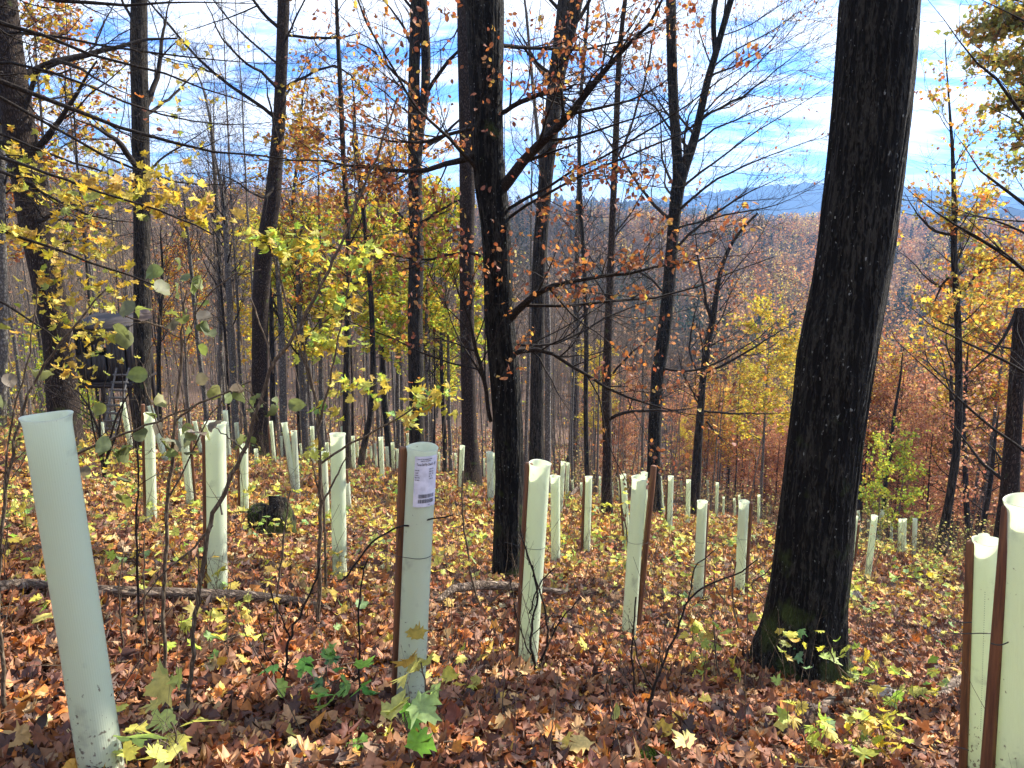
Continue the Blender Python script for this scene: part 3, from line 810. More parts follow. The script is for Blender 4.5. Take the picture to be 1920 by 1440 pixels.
def label_on_tube():
    r = d_l / 2 * 1.02 + .0022
    # angle of the camera side in the shelter's own axes
    toc = R_l.T @ (np.zeros(3) - b_l); a_c = math.atan2(toc[1], toc[0])
    rt = R_l.T @ np.array([1.0, 0, 0]); sgn = 1 if (math.cos(a_c) * rt[1] - math.sin(a_c) * rt[0]) > 0 else -1
    # label space: u to the right in metres (0..W), v up (0..Hh)
    W, Hh = math.radians(88) * r, .222
    z1 = H_l - .022
    def wrap(u, v, off=0.0):
        a = a_c + sgn * (math.radians(-24) + u / r)
        tilt = .006 * (u / W - .3)
        return ((r + off) * math.cos(a), (r + off) * math.sin(a), z1 - Hh + v + tilt)
    root = None
    nu, nv = 24, 14
    V = [wrap(W * i / nu, Hh * j / nv, .0004 + .0010 * max(0, math.sin(3 * i / nu + 5 * j / nv)) + .0008 * max(0, 1 - abs((i / nu - .35) * 1.3 + (j / nv - .55)) * 14)) for j in range(nv + 1) for i in range(nu + 1)]
    q = [[j * (nu + 1) + i, j * (nu + 1) + i + 1, (j + 1) * (nu + 1) + i + 1, (j + 1) * (nu + 1) + i] for j in range(nv) for i in range(nu)]
    mb = MB(); mb.add(V, q)
    lab = obj("paper_label", mb.mesh("paper_label"), M_PAPER, e_l)
    off = .0026
    def text(s, u, v, size, sx=1.0):
        cu = bpy.data.curves.new("lettering", 'FONT'); cu.body = s; cu.size = size; cu.resolution_u = 3
        cu.offset = .00018
        o = bpy.data.objects.new("lettering", cu); COL.objects.link(o)
        dg = bpy.context.evaluated_depsgraph_get(); me = bpy.data.meshes.new_from_object(o.evaluated_get(dg))
        bpy.data.objects.remove(o)
        for vv in me.vertices: vv.co = wrap(u + vv.co.x * sx, v + vv.co.y, off)
        me.materials.clear()
        return me
    ink = []
    ink.append(text("Tones Std Pip Clead5 - 38", .010, Hh - .040, .0155, .50))
    ink.append(text("Packed for tree planting and shelter", .012, Hh - .013, .0050, .85))
    ink.append(text("keep dry - store upright", .026, Hh - .021, .0050, .85))
    for k, s in enumerate(("Item No.", "Length", "Colour", "Batch No.", "Per Pallet")):
        ink.append(text(s, .004, Hh - .062 - k * .0105, .0080, .62))
    for k, s in enumerate(("1200 PK 4", "38-84  2m", "LTG   100", "80    5t", "12 981 41")):
        ink.append(text(s, W * .58, Hh - .059 - k * .0105, .0080, .62))
    mb = MB()
    g = random.Random(4)
    for v0, h in ((.040, .017), (.018, .017)):
        u = W * .20
        while u < W * .84:
            bw = g.choice((.0006, .0011, .0018))
            P = [wrap(u, v0, off), wrap(u + bw, v0, off), wrap(u + bw, v0 + h, off), wrap(u, v0 + h, off)]
            mb.add(P, [[0, 1, 2, 3]]); u += bw + g.choice((.0006, .001, .0014))
    P = [wrap(W * .6, .008, off), wrap(W * .68, .008, off), wrap(W * .68, .0095, off), wrap(W * .6, .0095, off)]
    mb.add(P, [[0, 1, 2, 3]])
    obj("barcode", mb.mesh("barcode", False), M_INK, lab)
    allV = []; mb = MB()
    for me in ink:
        v = np.zeros(len(me.vertices) * 3); me.vertices.foreach_get("co", v); v = v.reshape(-1, 3)
        base = mb.n; mb.V.append(v); mb.K.append(np.zeros((len(v), 3))); mb.n += len(v)
        for p in me.polygons:
            mb.L.append(np.array(p.vertices) + base); mb.C.append([len(p.vertices)])
    obj("lettering", mb.mesh("lettering", False), M_INK, lab)
label_on_tube()

def cable_ties():
    """black ties of the two staked tubes at the right edge"""
    roots = [o for o in COL.objects if o.name.startswith("tree_shelter") and o.get('label', '').startswith(("whole tube", "closest tube at the right"))]
    for root, ps in zip(roots, (
        ([(1785,1160),(1800,1168),(1822,1167)], [(1775,1186),(1800,1189),(1835,1187),(1862,1188)], [(1790,1400),(1808,1404),(1816,1407)]),
        ([(1858,1206),(1870,1210),(1880,1209),(1891,1204)],))):
        Y = root.matrix_world.translation.y - (.07 if ps[0][0][0] < 1850 else .045)
        Yb = root.matrix_world.translation.y
        for pl in ps:
            P = np.array([at(x, y, Yb - .085) for x, y in pl]); P = resample(P, 9)
            V, q = tubes(P[None], np.full((1, 9), .0026), 6)
            R = np.array(root.matrix_world)[:3, :3]
            V = (V - np.array(root.matrix_world.translation)) @ R
            mb = MB(); mb.add(V, q); obj("tie", mb.mesh("tie"), M_TIE, root)
    root = roots[0]
    # dotted seam: a row of perforations in darker grey green
    R = np.array(root.matrix_world)[:3, :3]; t0 = np.array(root.matrix_world.translation)
    tube = [c for c in root.children if c.name.startswith("tube")][0]
    r = .0625 * tube.scale[0] + .0008; H = 1.2 * tube.scale[2]
    toc = R.T @ (-t0); a = math.atan2(toc[1], toc[0]) ; mb = MB()
    for k in range(62):
        z = H * .28 + k * .011
        if z > H - .12: break
        mb.box((r * math.cos(a), r * math.sin(a), z), (.0022, .0022, .003))
    obj("seam_perforation", mb.mesh("seam_perforation"), plain("seam_dots_grey_green", (.38, .45, .34), .7), root)
cable_ties()

# ------------------------------------------------------------------ trees
def trunk_piece(P, R, n, rows, ridge=0.02, flare=0.5, seed=1, relief=1.0):
    Q = resample(np.c_[P, R], rows); P, R = Q[:, :3], Q[:, 3]
    a = np.arange(n) * 2 * math.pi / n
    h = P[:, 2] - P[0, 2]
    T = norm(np.gradient(P, axis=0))
    A = norm(np.cross(T, np.array([0, 1.0, 0])[None])); B = np.cross(T, A)
    aa, hh = np.meshgrid(a, h)
    w = aa + 0.30 * (fbm(hh * 2.2, np.cos(aa) * 1.3 + 4, 3, seed) - .5) + .10 * (vnoise(hh * 9, np.sin(aa) * 3, seed + 4) - .5)
    kk = n / 12.0
    rd = fbm(np.cos(w) * kk * .55 + 20, np.sin(w) * kk * .55 + hh * 0.9, 3, seed + 9)
    rd2 = np.abs(vnoise(np.cos(w) * kk * .8, np.sin(w) * kk * .8 + hh * 2.0, seed + 2) - .5) * 2
    rr = R[:, None] * (1 + ridge * 4 * (rd - .5) * relief + ridge * 1.6 * (rd2 - .5) * relief)
    lob = 1 + .45 * np.cos(3 * aa + seed) + .3 * np.cos(5 * aa + seed * 2.1) + .2 * np.cos(2 * aa + seed)
    rr = rr * (1 + flare * lob * np.exp(-np.maximum(hh, 0) / (R[0] * 1.1)))
    rr = rr * (1 + .05 * (fbm(hh * 1.4, np.cos(aa) + 2, 2, seed + 1) - .5))
    V = P[:, None] + rr[..., None] * (np.cos(a)[None, :, None] * A[:, None] + np.sin(a)[None, :, None] * B[:, None])
    i = np.arange(rows * n).reshape(rows, n); j = np.roll(i, -1, 1)
    q = np.stack([i[:-1], j[:-1], j[1:], i[1:]], -1).reshape(-1, 4)
    return V.reshape(-1, 3), q
LIMBS_K = 12
def px_poly(pl, Y, dY=0.0, scale=1.0):
    """[(x, y, w)...] seen in the photo -> points and radii; the far end lies dY metres deeper"""
    n = len(pl); P = []; R = []
    for k, (x, y, w) in enumerate(pl):
        Yk = Y + dY * k / max(1, n - 1)
        P.append(at(x, y, Yk)); R.append(wide(w, Yk) / 2)
    return np.array(P), np.array(R)
def tree(name, label, base, stem, m_trunk, Y=None, extra=6.0, nr=(20, 40), ridge=.015, flare=.35, limbs=(), stems=(), auto=None, tw=(6, 5), tw_len=(1.0, .45), leaf=None, leaf_p=(3, .6), m_twig=None, group=None, cat="tree", up=.06, seed=1, auto_leaf=True, tw3=0, fork=None, minr=.0022):
    """a tree whose trunk follows the photo; limbs are measured too, twigs grow from them"""
    g = np.random.default_rng(seed)
    if Y is None:
        b = hit(*base); Y = b[1]
    else:
        b = at(base[0], base[1], Y)
    b[2] = float(terrain(b[0], b[1]))
    minr = max(minr, .00026 * Y)
    e = thing(name, label, cat, b, group)
    P, R = px_poly(stem, Y)
    ok = P[:, 2] > b[2] + .05; P, R = P[ok], R[ok]
    P = np.concatenate([[b - np.array([0, 0, .12])], P]); R = np.concatenate([[R[0] * 1.03], R])
    # the trunk goes on above the picture
    d = norm(P[-1] - P[-2]); d = norm(d + np.array([0, 0, .6]))
    if extra > 0:
        st = extra / 4
        for k in range(4):
            d = norm(d + .08 * g.normal(size=3)); P = np.concatenate([P, [P[-1] + d * st]]); R = np.append(R, max(.012, R[-1] * (.8 if k < 3 else .4)))
    mb = MB(); V, q = trunk_piece(P - b, R, nr[0], nr[1], ridge, flare, seed); mb.add(V, q)
    for st_ in stems:
        sp_, sr = px_poly(st_, Y, .0)
        if len(st_) and st_[-1][1] < 30:
            d2 = norm(norm(sp_[-1] - sp_[-2]) + np.array([0, 0, .4]))
            for k in range(3): sp_ = np.concatenate([sp_, [sp_[-1] + d2 * extra / 5]]); sr = np.append(sr, sr[-1] * .7)
        V, q = trunk_piece(sp_ - b, sr, max(10, nr[0] // 2), nr[1] // 2, ridge, 0, seed + 5); mb.add(V, q)
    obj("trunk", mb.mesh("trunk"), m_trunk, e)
    LP, LR = [], []
    for lb in limbs:
        pl, dY = lb[0], lb[1]
        p_, r_ = px_poly(pl, Y, dY)
        Q = resample(np.c_[p_, r_ * .88], LIMBS_K); LP.append(Q[:, :3]); LR.append(Q[:, 3] * np.interp(np.arange(LIMBS_K), [0, 6, 11], [1, .9, .3]))
    wood = MB(); sets = []
    if LP:
        LP = np.array(LP); LR = np.array(LR)
        LP[:, 1:-1] += g.normal(size=LP[:, 1:-1].shape) * .012 * np.linalg.norm(LP[:, -1:] - LP[:, :1], axis=-1, keepdims=True) * .35
        V, q = tubes(LP - b, LR, 8); wood.add(V, q); sets.append((LP, LR, 1.0))
    if auto:
        cnt, t0, t1, ln, ang, upa = auto
        Q = resample(np.c_[P, R], 24)
        AP, AR = grow(Q[None, :, :3], Q[None, :, 3], cnt, t0, t1, ln, .3, ang, .2, K=LIMBS_K, up=upa, wob=.10, rf=.28, rmin=.006, g=g, lt=.5, taper=.2)
        V, q = tubes(AP - b, AR, 5); wood.add(V, q); sets.append((AP, AR, .7))
    lmb = MB(); nl = 0
    for (PP, RR_, f) in sets:
        L = np.linalg.norm(PP[:, -1] - PP[:, 0], axis=1).mean()
        C1, r1 = grow(PP, RR_, max(2, int(tw[0] * f + .5)), .12, .98, tw_len[0], .35, .75, .25, K=7, up=up, wob=.13, rf=.42, rmin=minr, flat=.5, g=g)
        V, q = tubes(C1 - b, r1, 4); wood.add(V, q)
        C2, r2 = grow(C1, r1, tw[1], .15, 1.0, tw_len[1], .35, .7, .25, K=5, up=up * .6, wob=.14, rf=.55, rmin=minr * .6, flat=.5, g=g)
        V, q = tubes(C2 - b, r2, 3); wood.add(V, q)
        if tw3:
            C3, r3 = grow(C2, r2, tw3, .2, 1.0, tw_len[1] * .55, .35, .65, .25, K=4, up=up * .4, wob=.14, rf=.6, rmin=minr * .45, flat=.4, g=g)
            V, q = tubes(C3 - b, r3, 3); wood.add(V, q)
        if leaf and (auto_leaf or PP is LP):
            kind, cols, probs, s0, s1, curl = leaf
            k = leaf_p[0]; n2 = len(C2)
            keep = np.repeat(fbm(C2[:, 0, 0] * .9 + seed, C2[:, 0, 2] * .9, 2, seed) > (1 - leaf_p[1]), k)
            par = np.repeat(np.arange(n2), k)[keep]; N = len(par)
            t = g.random(N) * 4 * .999; i0 = t.astype(int); w_ = (t - i0)[:, None]
            pos = C2[par, i0] * (1 - w_) + C2[par, i0 + 1] * w_
            leaves(lmb, pos - b, g.uniform(s0, s1, N), palette(N, cols, probs, .2, g), kind, curl, 'hang', g); nl += N
    if wood.n: obj("branches", wood.mesh("branches"), m_twig or M_TWIG, e)
    if nl: obj("foliage", lmb.mesh("foliage", smooth=False), M_LEAF, e)
    return e, b, Y

def spray_part(e, b, regions, Y, leaf, seed, m_w=None, wr=.0022, name="foliage", wname="twigs"):
    """leafy side shoots: region = (anchor px, centre px, half width px, half height px, leaves, depth offset)"""
    g = np.random.default_rng(seed); wood = MB(); lm = MB()
    kind, cols, probs, s0, s1, curl = leaf[:6]
    for (ax, ay, cx, cy_, rx, ry, n, dy) in regions:
        A = at(ax, ay, Y + dy * .3); c = at(cx, cy_, Y + dy)
        nt = max(2, n // 7)
        u = g.normal(size=(nt, 3)); u = norm(u) * (g.random((nt, 1)) ** .4)
        wx, wz = wide(rx, Y + dy), wide(ry, Y + dy)
        tgt = c + u * np.array([wx, (wx + wz) * .45, wz])
        K = 6; tt = np.linspace(0, 1, K)[None, :, None]
        mid = (A + c) / 2 + g.normal(size=(nt, 3)) * wz * .25
        C = (1 - tt) ** 2 * A + 2 * tt * (1 - tt) * mid[:, None] + tt ** 2 * tgt[:, None]
        C = C + g.normal(size=C.shape) * wz * .03 * np.sin(tt * math.pi)
        V, q = tubes(C - b, np.linspace(wr, wr * .35, K)[None].repeat(nt, 0), 4); wood.add(V, q)
        per = np.repeat(np.arange(nt), int(math.ceil(n / nt)))[:n]; N = len(per)
        t = (1 - g.random(N) ** 1.3 * .55) * (K - 1) * .999; i0 = t.astype(int); w_ = (t - i0)[:, None]
        p = C[per, i0] * (1 - w_) + C[per, i0 + 1] * w_
        off = g.normal(size=(N, 3)) * np.array([1, 1, .6]) * (s0 + s1) * .45
        # each leaf on its own little stalk
        Sx = np.stack([p, p + off * .6 + np.array([0, 0, .004]), p + off], 1)
        V, q = tubes(Sx - b, np.full((N, 3), max(.0007, wr * .28)), 3); wood.add(V, q)
        leaves(lm, p + off - b, g.uniform(s0, s1, N), palette(N, cols, probs, .16, g), kind, curl, 'hang' if kind != 'maple' else 'flat', g, .75)
    if wood.n: obj(wname, wood.mesh(wname), m_w or M_TWIG, e)
    obj(name, lm.mesh(name, smooth=False), M_LEAF, e)

LF_BEECH = ('beech', BEE, BEEP, .034, .062, .4)
LF_YEL = ('maple', YEL, YELP, .07, .115, .25)
LF_ORG = ('maplo', ORG, ORGP, .08, .14, .3)

# --- the big oak on the right, its bark furrows modelled
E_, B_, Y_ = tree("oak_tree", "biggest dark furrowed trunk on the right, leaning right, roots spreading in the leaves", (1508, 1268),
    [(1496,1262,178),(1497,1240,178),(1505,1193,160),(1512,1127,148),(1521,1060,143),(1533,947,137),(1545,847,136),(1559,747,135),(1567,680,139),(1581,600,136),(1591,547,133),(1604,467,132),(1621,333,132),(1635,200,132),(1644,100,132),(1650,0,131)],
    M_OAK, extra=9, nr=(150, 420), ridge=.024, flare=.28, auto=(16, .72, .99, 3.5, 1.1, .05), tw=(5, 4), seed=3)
# --- the forked central tree
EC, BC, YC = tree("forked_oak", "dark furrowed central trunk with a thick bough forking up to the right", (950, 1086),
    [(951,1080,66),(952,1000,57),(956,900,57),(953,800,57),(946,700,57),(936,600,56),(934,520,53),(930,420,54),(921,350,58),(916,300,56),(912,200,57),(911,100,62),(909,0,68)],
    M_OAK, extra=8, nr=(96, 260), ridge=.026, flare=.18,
    limbs=[
     ([(925,372,26),(945,340,24),(985,300,21),(1012,272,20),(1045,240,18),(1080,208,17),(1110,160,15),(1150,115,13),(1190,72,12),(1225,30,11),(1252,-10,10),(1280,-60,9)], -1.2),
     ([(945,610,20),(965,590,18),(985,575,16),(1004,548,14),(1018,524,13),(1060,522,9),(1120,522,8),(1180,515,7),(1240,498,6),(1290,490,5),(1360,482,4),(1440,470,3)], -.8),
     ([(950,668,12),(968,655,11),(1000,648,11),(1040,662,9),(1075,690,8),(1120,720,8),(1170,742,7),(1225,763,6),(1280,775,5),(1340,780,4)], -1.0),
     ([(893,290,16),(870,300,13),(850,310,11),(800,322,10),(740,318,9),(690,315,8),(640,305,7),(560,300,5),(480,300,4)], -.8),
     ([(920,790,9),(912,740,9),(903,690,9),(893,660,9),(888,620,8),(875,585,7),(858,545,6),(852,520,5),(845,490,4)], -.5),
     ([(905,330,10),(880,290,9),(860,270,8),(840,266,7),(815,240,6),(790,210,6),(760,160,6),(720,110,6),(690,50,7),(668,0,8),(640,-60,9)], -1.6),
     ([(935,215,10),(960,200,11),(990,185,11),(1030,170,10),(1078,168,9),(1088,150,5)], -.3),
     ([(940,85,9),(970,88,8),(1010,95,7),(1060,97,6),(1110,92,5),(1190,70,4),(1280,40,3)], .8),
     ([(948,395,8),(990,370,7),(1040,345,6),(1110,300,5),(1190,265,5),(1260,220,4),(1340,160,3.5),(1440,90,3),(1550,30,2.5)], -1.5),
     ([(952,410,7),(1010,380,6),(1080,335,6),(1160,300,5),(1250,270,4),(1330,215,4),(1420,170,3),(1540,110,2.5)], -1.9),
     ([(892,240,9),(850,245,8),(820,262,7),(780,270,6),(720,265,5),(640,240,4)], .6),
     ([(945,640,8),(1000,660,6),(1060,640,5),(1130,600,5),(1200,570,4),(1290,540,3)], .8),
     ([(900,480,7),(870,470,6),(840,480,5),(800,490,5),(740,480,4),(680,470,3)], -.6),
    ], auto=(14, .70, .99, 3.0, 1.0, .06), tw=(15, 8), tw_len=(1.05, .5), leaf=LF_BEECH, leaf_p=(3, .50), up=.05, tw3=3, seed=8)

spray_part(EC, BC, [(1050,300,1110,340,70,45,70,-.6),(1100,330,1190,330,70,40,80,-.8),(1000,380,1040,400,60,45,50,-.4),(1080,520,1080,490,70,35,80,-.4),(1180,515,1170,480,60,40,70,-.6),(1240,500,1290,480,60,35,60,-.8),(1060,523,1100,560,70,35,70,-.4),
    (1180,515,1210,560,60,35,45,-.6),(1240,500,1250,410,60,30,40,-.9),(1290,490,1400,400,50,30,36,-1.2),(1050,160,1020,150,80,55,40,-.6),(1100,170,1080,60,80,50,36,-.6),(1200,265,1200,380,60,40,50,-1),(1340,160,1400,70,60,40,24,-1.4),
    (860,270,880,250,40,30,16,-.6),(700,315,760,360,70,30,60,-.3),(740,318,690,340,60,40,50,0),(800,322,830,380,40,35,40,0),(690,480,740,470,60,30,40,.2),(850,540,880,440,40,30,30,-.2),(960,660,1010,620,50,30,20,-.3),(1120,720,1130,690,60,35,22,-.5),(1000,648,960,690,30,40,12,-1.0),(1225,763,1160,640,60,30,18,-.5)],
    YC - .5, ('beech', BEE, BEEP, .032, .062, .4), 78, wr=.0022, name="side_foliage", wname="side_twigs")

# --- trunks behind, each with its own look
tree("beech_tree", "dark thick trunk at the far left edge, leaning left, with coarse bark", (125, 855),
    [(122,850,74),(118,740,56),(110,640,52),(92,540,54),(72,430,58),(52,330,56),(35,240,54),(22,150,50),(14,80,46),(2,0,50)],
    M_RED, Y=15, extra=7, nr=(40, 90), ridge=.016,
    limbs=[([(45,235,12),(60,130,9),(100,104,9),(140,118,8),(175,143,8),(205,165,6),(250,180,5)], -1.5),
           ([(60,420,12),(100,400,8),(150,380,6),(200,390,4)], -2),
           ([(75,520,14),(95,410,9),(130,415,7),(180,400,5)], 2)], auto=(22, .35, .98, 3.5, 1.1, .02), tw=(7, 6), tw_len=(1.5, .8), tw3=2, seed=12)
E2, B2, Y2 = tree("maple_tree", "straight dark trunk with sparse yellow maple leaves, standing right of the wooden hide", (266, 858),
    [(267,850,34),(267,740,31),(267,620,31),(266,480,29),(266,360,29),(264,260,29),(262,180,29),(260,90,29),(261,0,27)],
    M_BARK, Y=17, extra=8, nr=(32, 80), ridge=.014,
    limbs=[([(258,318,12),(245,300,12),(238,285,13),(222,262,12),(200,250,9),(175,235,7),(150,225,5),(110,215,4)], -2),
           ([(272,200,14),(285,180,11),(298,130,10),(305,80,8),(312,30,6),(320,-20,5)], 1),
           ([(274,215,8),(310,190,6),(340,165,5),(380,120,4)], 2),
           ([(268,330,6),(300,300,5),(345,270,4),(400,235,3)], 1)],
    auto=(14, .5, .98, 3.0, 1.0, .03), tw=(6, 5), tw_len=(1.6, .8), leaf=('maplo', YEL, YELP, .09, .15, .3), leaf_p=(4, .52), tw3=2, seed=14)
tree("beech_tree", "tall smooth slightly bent trunk left of centre with a thick dark foot", (489, 853),
    [(488,846,36),(487,760,31),(487,640,29),(489,560,31),(494,480,32),(502,430,31),(511,380,29),(518,300,24),(524,220,22),(528,120,20),(532,0,21)],
    M_RED, Y=25, extra=8, nr=(32, 80), ridge=.010,
    limbs=[([(520,330,8),(500,380,6),(470,360,5),(430,330,4),(380,322,3)], -2), ([(530,66,5),(560,70,6),(600,70,6),(640,72,6),(680,60,4)], -1),
           ([(524,170,6),(560,150,6),(600,130,5),(630,115,5),(665,150,5),(700,190,4)], -2)],
    auto=(22, .45, .98, 4.5, 1.0, .04), tw=(6, 5), tw_len=(2.0, 1.0), tw3=2, seed=16)
tree("beech_tree", "slim grey trunk with pale lichen just right of the thick dark footed trunk", (532, 850),
    [(533,840,14),(531,740,13),(529,640,12),(524,560,10),(520,500,8),(512,440,6),(500,400,4)],
    M_GREYB, Y=30, extra=0, nr=(16, 40), limbs=[([(528,600,5),(510,575,5),(500,560,4),(480,545,3)], 0)], auto=(10, .5, .98, 2.0, .9, .08), tw=(4, 4), tw_len=(1.2, .7), seed=17)
tree("beech_tree", "slim brown trunk hugging the right side of the thick dark footed trunk", (513, 850),
    [(512,840,11),(511,740,10),(510,640,9),(508,560,8)], M_BARK, Y=29, extra=2, nr=(14, 30), auto=(8, .5, .98, 2.0, .9, .08), tw=(4, 3), seed=18)
tree("beech_tree", "double trunk that splits near the top, directly above the tube with the paper label", (783, 862),
    [(782,846,30),(781,740,29),(780,690,30),(778,600,28),(781,480,28),(779,400,25),(778,300,25),(777,230,24),(776,150,20),(778,80,20),(781,0,20)],
    M_BARK, Y=26, extra=8, nr=(36, 90), ridge=.012, stems=[[(781,320,16),(788,240,16),(798,170,16),(799,100,17),(795,40,17),(792,0,17)]],
    limbs=[([(790,195,8),(812,150,8),(840,115,8),(870,85,7),(900,60,5)], -2), ([(776,430,7),(765,425,5),(745,395,5),(725,370,5),(700,350,4),(670,330,3)], -1),
           ([(783,425,7),(800,410,6),(830,390,6),(870,370,5),(920,350,4)], -1),
           ([(778,165,6),(750,150,6),(715,110,5),(690,85,5),(650,78,5)], 1)],
    auto=(18, .45, .98, 4.5, 1.0, .04), tw=(6, 5), tw_len=(2.0, 1.0), tw3=2, seed=19)
tree("beech_tree", "straight reddish grey trunk just left of the central tree, its foot flaring", (880, 898),
    [(884,892,42),(881,850,32),(879,760,28),(876,640,27),(875,500,27),(876,380,28),(876,250,28),(873,120,28),(872,0,28)],
    M_RED, Y=24, extra=9, nr=(36, 80), ridge=.006, flare=.3, auto=(16, .55, .98, 4.5, 1.0, .04), tw=(6, 5), tw_len=(2.0, 1.0), seed=20)
tree("beech_tree", "dark trunk rising right of the central tree, slanting right towards its top", (1006, 885),
    [(1006,870,30),(1007,760,26),(1008,640,25),(1010,520,26),(1014,440,26),(1021,360,25),(1028,280,28),(1038,200,30),(1048,110,30),(1058,40,30),(1062,0,30)],
    M_BARK, Y=21, extra=8, nr=(32, 80), ridge=.010, stems=[[(1035,230,14),(1048,160,14),(1065,90,15),(1078,30,17),(1085,0,17)]],
    auto=(16, .5, .98, 3.8, 1.0, .04), tw=(6, 5), tw_len=(1.7, .9), tw3=2, seed=21)
tree("beech_tree", "pale greenish slim trunk tight against the right side of the dark slanting trunk", (1026, 872),
    [(1027,862,13),(1027,760,12),(1028,660,12),(1026,560,10),(1022,460,9),(1018,350,9),(1008,250,7),(998,150,6),(990,60,5),(985,0,4)], M_GREYB, Y=25, extra=2, nr=(14, 40), auto=(16, .5, .98, 2.5, .9, .06), tw=(4, 4), seed=22)
tree("beech_tree", "thin reddish trunk with a dark flared foot, right of the central tree among the tubes", (1138, 958),
    [(1138,950,24),(1138,900,19),(1139,820,17),(1136,760,18),(1138,700,17),(1141,600,15),(1145,500,13),(1149,400,12),(1153,300,12),(1157,200,11),(1160,120,10),(1166,50,8),(1172,0,8)],
    M_RED, Y=17.5, extra=5, nr=(22, 70), ridge=.012,
    limbs=[([(1144,785,8),(1165,772,7),(1190,770,7),(1230,772,6),(1280,768,4),(1320,760,3)], -1), ([(1150,700,5),(1165,680,5),(1190,655,4),(1215,640,3),(1260,600,2)], -1),
           ([(1153,300,5),(1180,250,5),(1200,190,5),(1215,120,5),(1228,50,5),(1240,0,4)], 1)],
    auto=(20, .3, .98, 2.3, .95, .05), tw=(6, 5), tw_len=(1.1, .6), leaf=('beech', BEE, BEEP, .07, .11, .3), leaf_p=(2, .4), seed=23)
tree("beech_tree", "mossy trunk that forks into two long stems high up, right of centre", (1226, 938),
    [(1225,928,32),(1226,870,25),(1228,780,24),(1234,700,25),(1246,620,25),(1254,540,24),(1260,460,22),(1266,390,22),(1272,340,26),(1284,310,20),(1300,270,16),(1314,210,14),(1324,160,13),(1342,100,12),(1356,50,11),(1370,0,11)],
    M_OAK, Y=21, extra=6, nr=(30, 100), ridge=.012, stems=[[(1270,345,18),(1270,290,18),(1264,220,18),(1261,150,18),(1259,80,18),(1258,0,18)], [(1341,98,9),(1338,60,9),(1338,20,9),(1342,0,9)]],
    limbs=[([(1268,400,6),(1290,380,6),(1330,340,5),(1400,310,4),(1470,280,3),(1540,255,2.5)], -2), ([(1310,230,6),(1350,195,5),(1400,180,4),(1470,120,3),(1540,60,2.5)], -1),
           ([(1262,470,6),(1290,440,6),(1340,400,5),(1400,360,4),(1470,330,3)], -1), ([(1240,690,6),(1280,700,5),(1330,690,4),(1400,650,4),(1460,600,3)], -2),
           ([(1270,360,6),(1300,330,5),(1350,300,4),(1420,240,3),(1500,200,2.5),(1580,140,2)], -2), ([(1264,430,5),(1300,420,4),(1370,400,3.5),(1450,390,3),(1530,350,2)], -1), ([(1300,270,5),(1340,240,4),(1390,220,3),(1460,190,2.5),(1540,180,2)], 0), ([(1262,250,5),(1230,200,4),(1190,170,3),(1150,120,2)], 0), ([(1330,130,4),(1380,90,3),(1430,70,3),(1500,20,2)], 0),
           ([(1255,560,6),(1220,520,5),(1180,500,4),(1120,470,3)], 2)],
    auto=(22, .4, .97, 3.6, .85, .03), tw=(10, 7), tw_len=(1.7, .9), leaf=('beech', BEE, BEEP, .06, .09, .3), leaf_p=(1, .42), tw3=3, seed=24)
tree("young_oak", "slender mossy young tree leaning right between the forked trunk and the big oak", (1304, 912),
    [(1305,905,20),(1308,840,17),(1313,780,15),(1317,720,13),(1325,650,13),(1337,600,12),(1342,560,10),(1350,510,8),(1366,465,7),(1390,430,5),(1420,400,4)],
    M_BARK, Y=26, extra=0, nr=(18, 50), limbs=[([(1335,605,8),(1325,570,7),(1318,540,6),(1310,500,5),(1305,450,4),(1300,400,3)], 0), ([(1320,700,6),(1350,690,6),(1400,660,5),(1450,630,4),(1500,600,3)], -1),
      ([(1316,770,5),(1360,775,5),(1420,776,4),(1480,774,3)], -1), ([(1325,790,5),(1345,815,4),(1365,835,3)], 0), ([(1308,700,5),(1290,650,5),(1310,560,4)], 1)],
    auto=(16, .35, .97, 2.2, .9, .05), tw=(5, 5), tw_len=(1.2, .7), leaf=('beech', BEE, BEEP, .09, .13, .3), leaf_p=(2, .45), seed=25)
tree("beech_tree", "straight mossy trunk standing alone on the orange clearing behind the central tree", (1075, 856),
    [(1075,850,22),(1077,800,16),(1079,700,15),(1080,640,13),(1081,540,11),(1083,440,9),(1085,340,6)], M_BARK, Y=62, extra=2, nr=(16, 40), auto=(18, .45, .98, 4, .9, .06), tw=(5, 4), tw_len=(2.0, 1.2), seed=26)
tree("mossy_tree", "thin mossy trunk leaning right from a foot behind the crowded row of tubes", (676, 874),
    [(676,866,14),(684,830,12),(693,790,11),(699,740,11),(699,650,10),(696,560,10),(690,480,9),(682,400,9),(674,330,8),(665,250,6)],
    M_BARK, Y=27, extra=2, nr=(16, 50), auto=(14, .4, .98, 2.6, .9, .05), tw=(5, 4), tw_len=(1.4, .8), seed=27, leaf=LF_ORG, leaf_p=(2, .3))
tree("mossy_tree", "upright mossy thin trunk right of the leaning mossy one", (729, 838),
    [(729,830,15),(723,780,12),(719,720,11),(717,640,10),(717,560,9),(718,480,7)], M_BARK, Y=34, extra=3, nr=(14, 40), auto=(12, .4, .98, 2.8, .9, .05), tw=(5, 4), tw_len=(1.4, .8), seed=28)
E18, B18, Y18 = tree("maple_tree", "thin dark stem with orange leaves to its top, left of the double trunk", (650, 845),
    [(650,835,17),(649,760,14),(650,690,13),(652,600,12),(655,520,11),(653,440,10),(648,360,10),(643,280,9),(640,200,9),(636,120,8),(632,40,7),(631,0,6)],
    M_BARK, Y=23, extra=2, nr=(18, 70), auto=(26, .3, .99, 3.0, 1.25, .02), tw=(6, 5), tw_len=(1.4, .7), seed=29, leaf=('maplo', ORG, ORGP, .10, .16, .3), leaf_p=(2, .40))
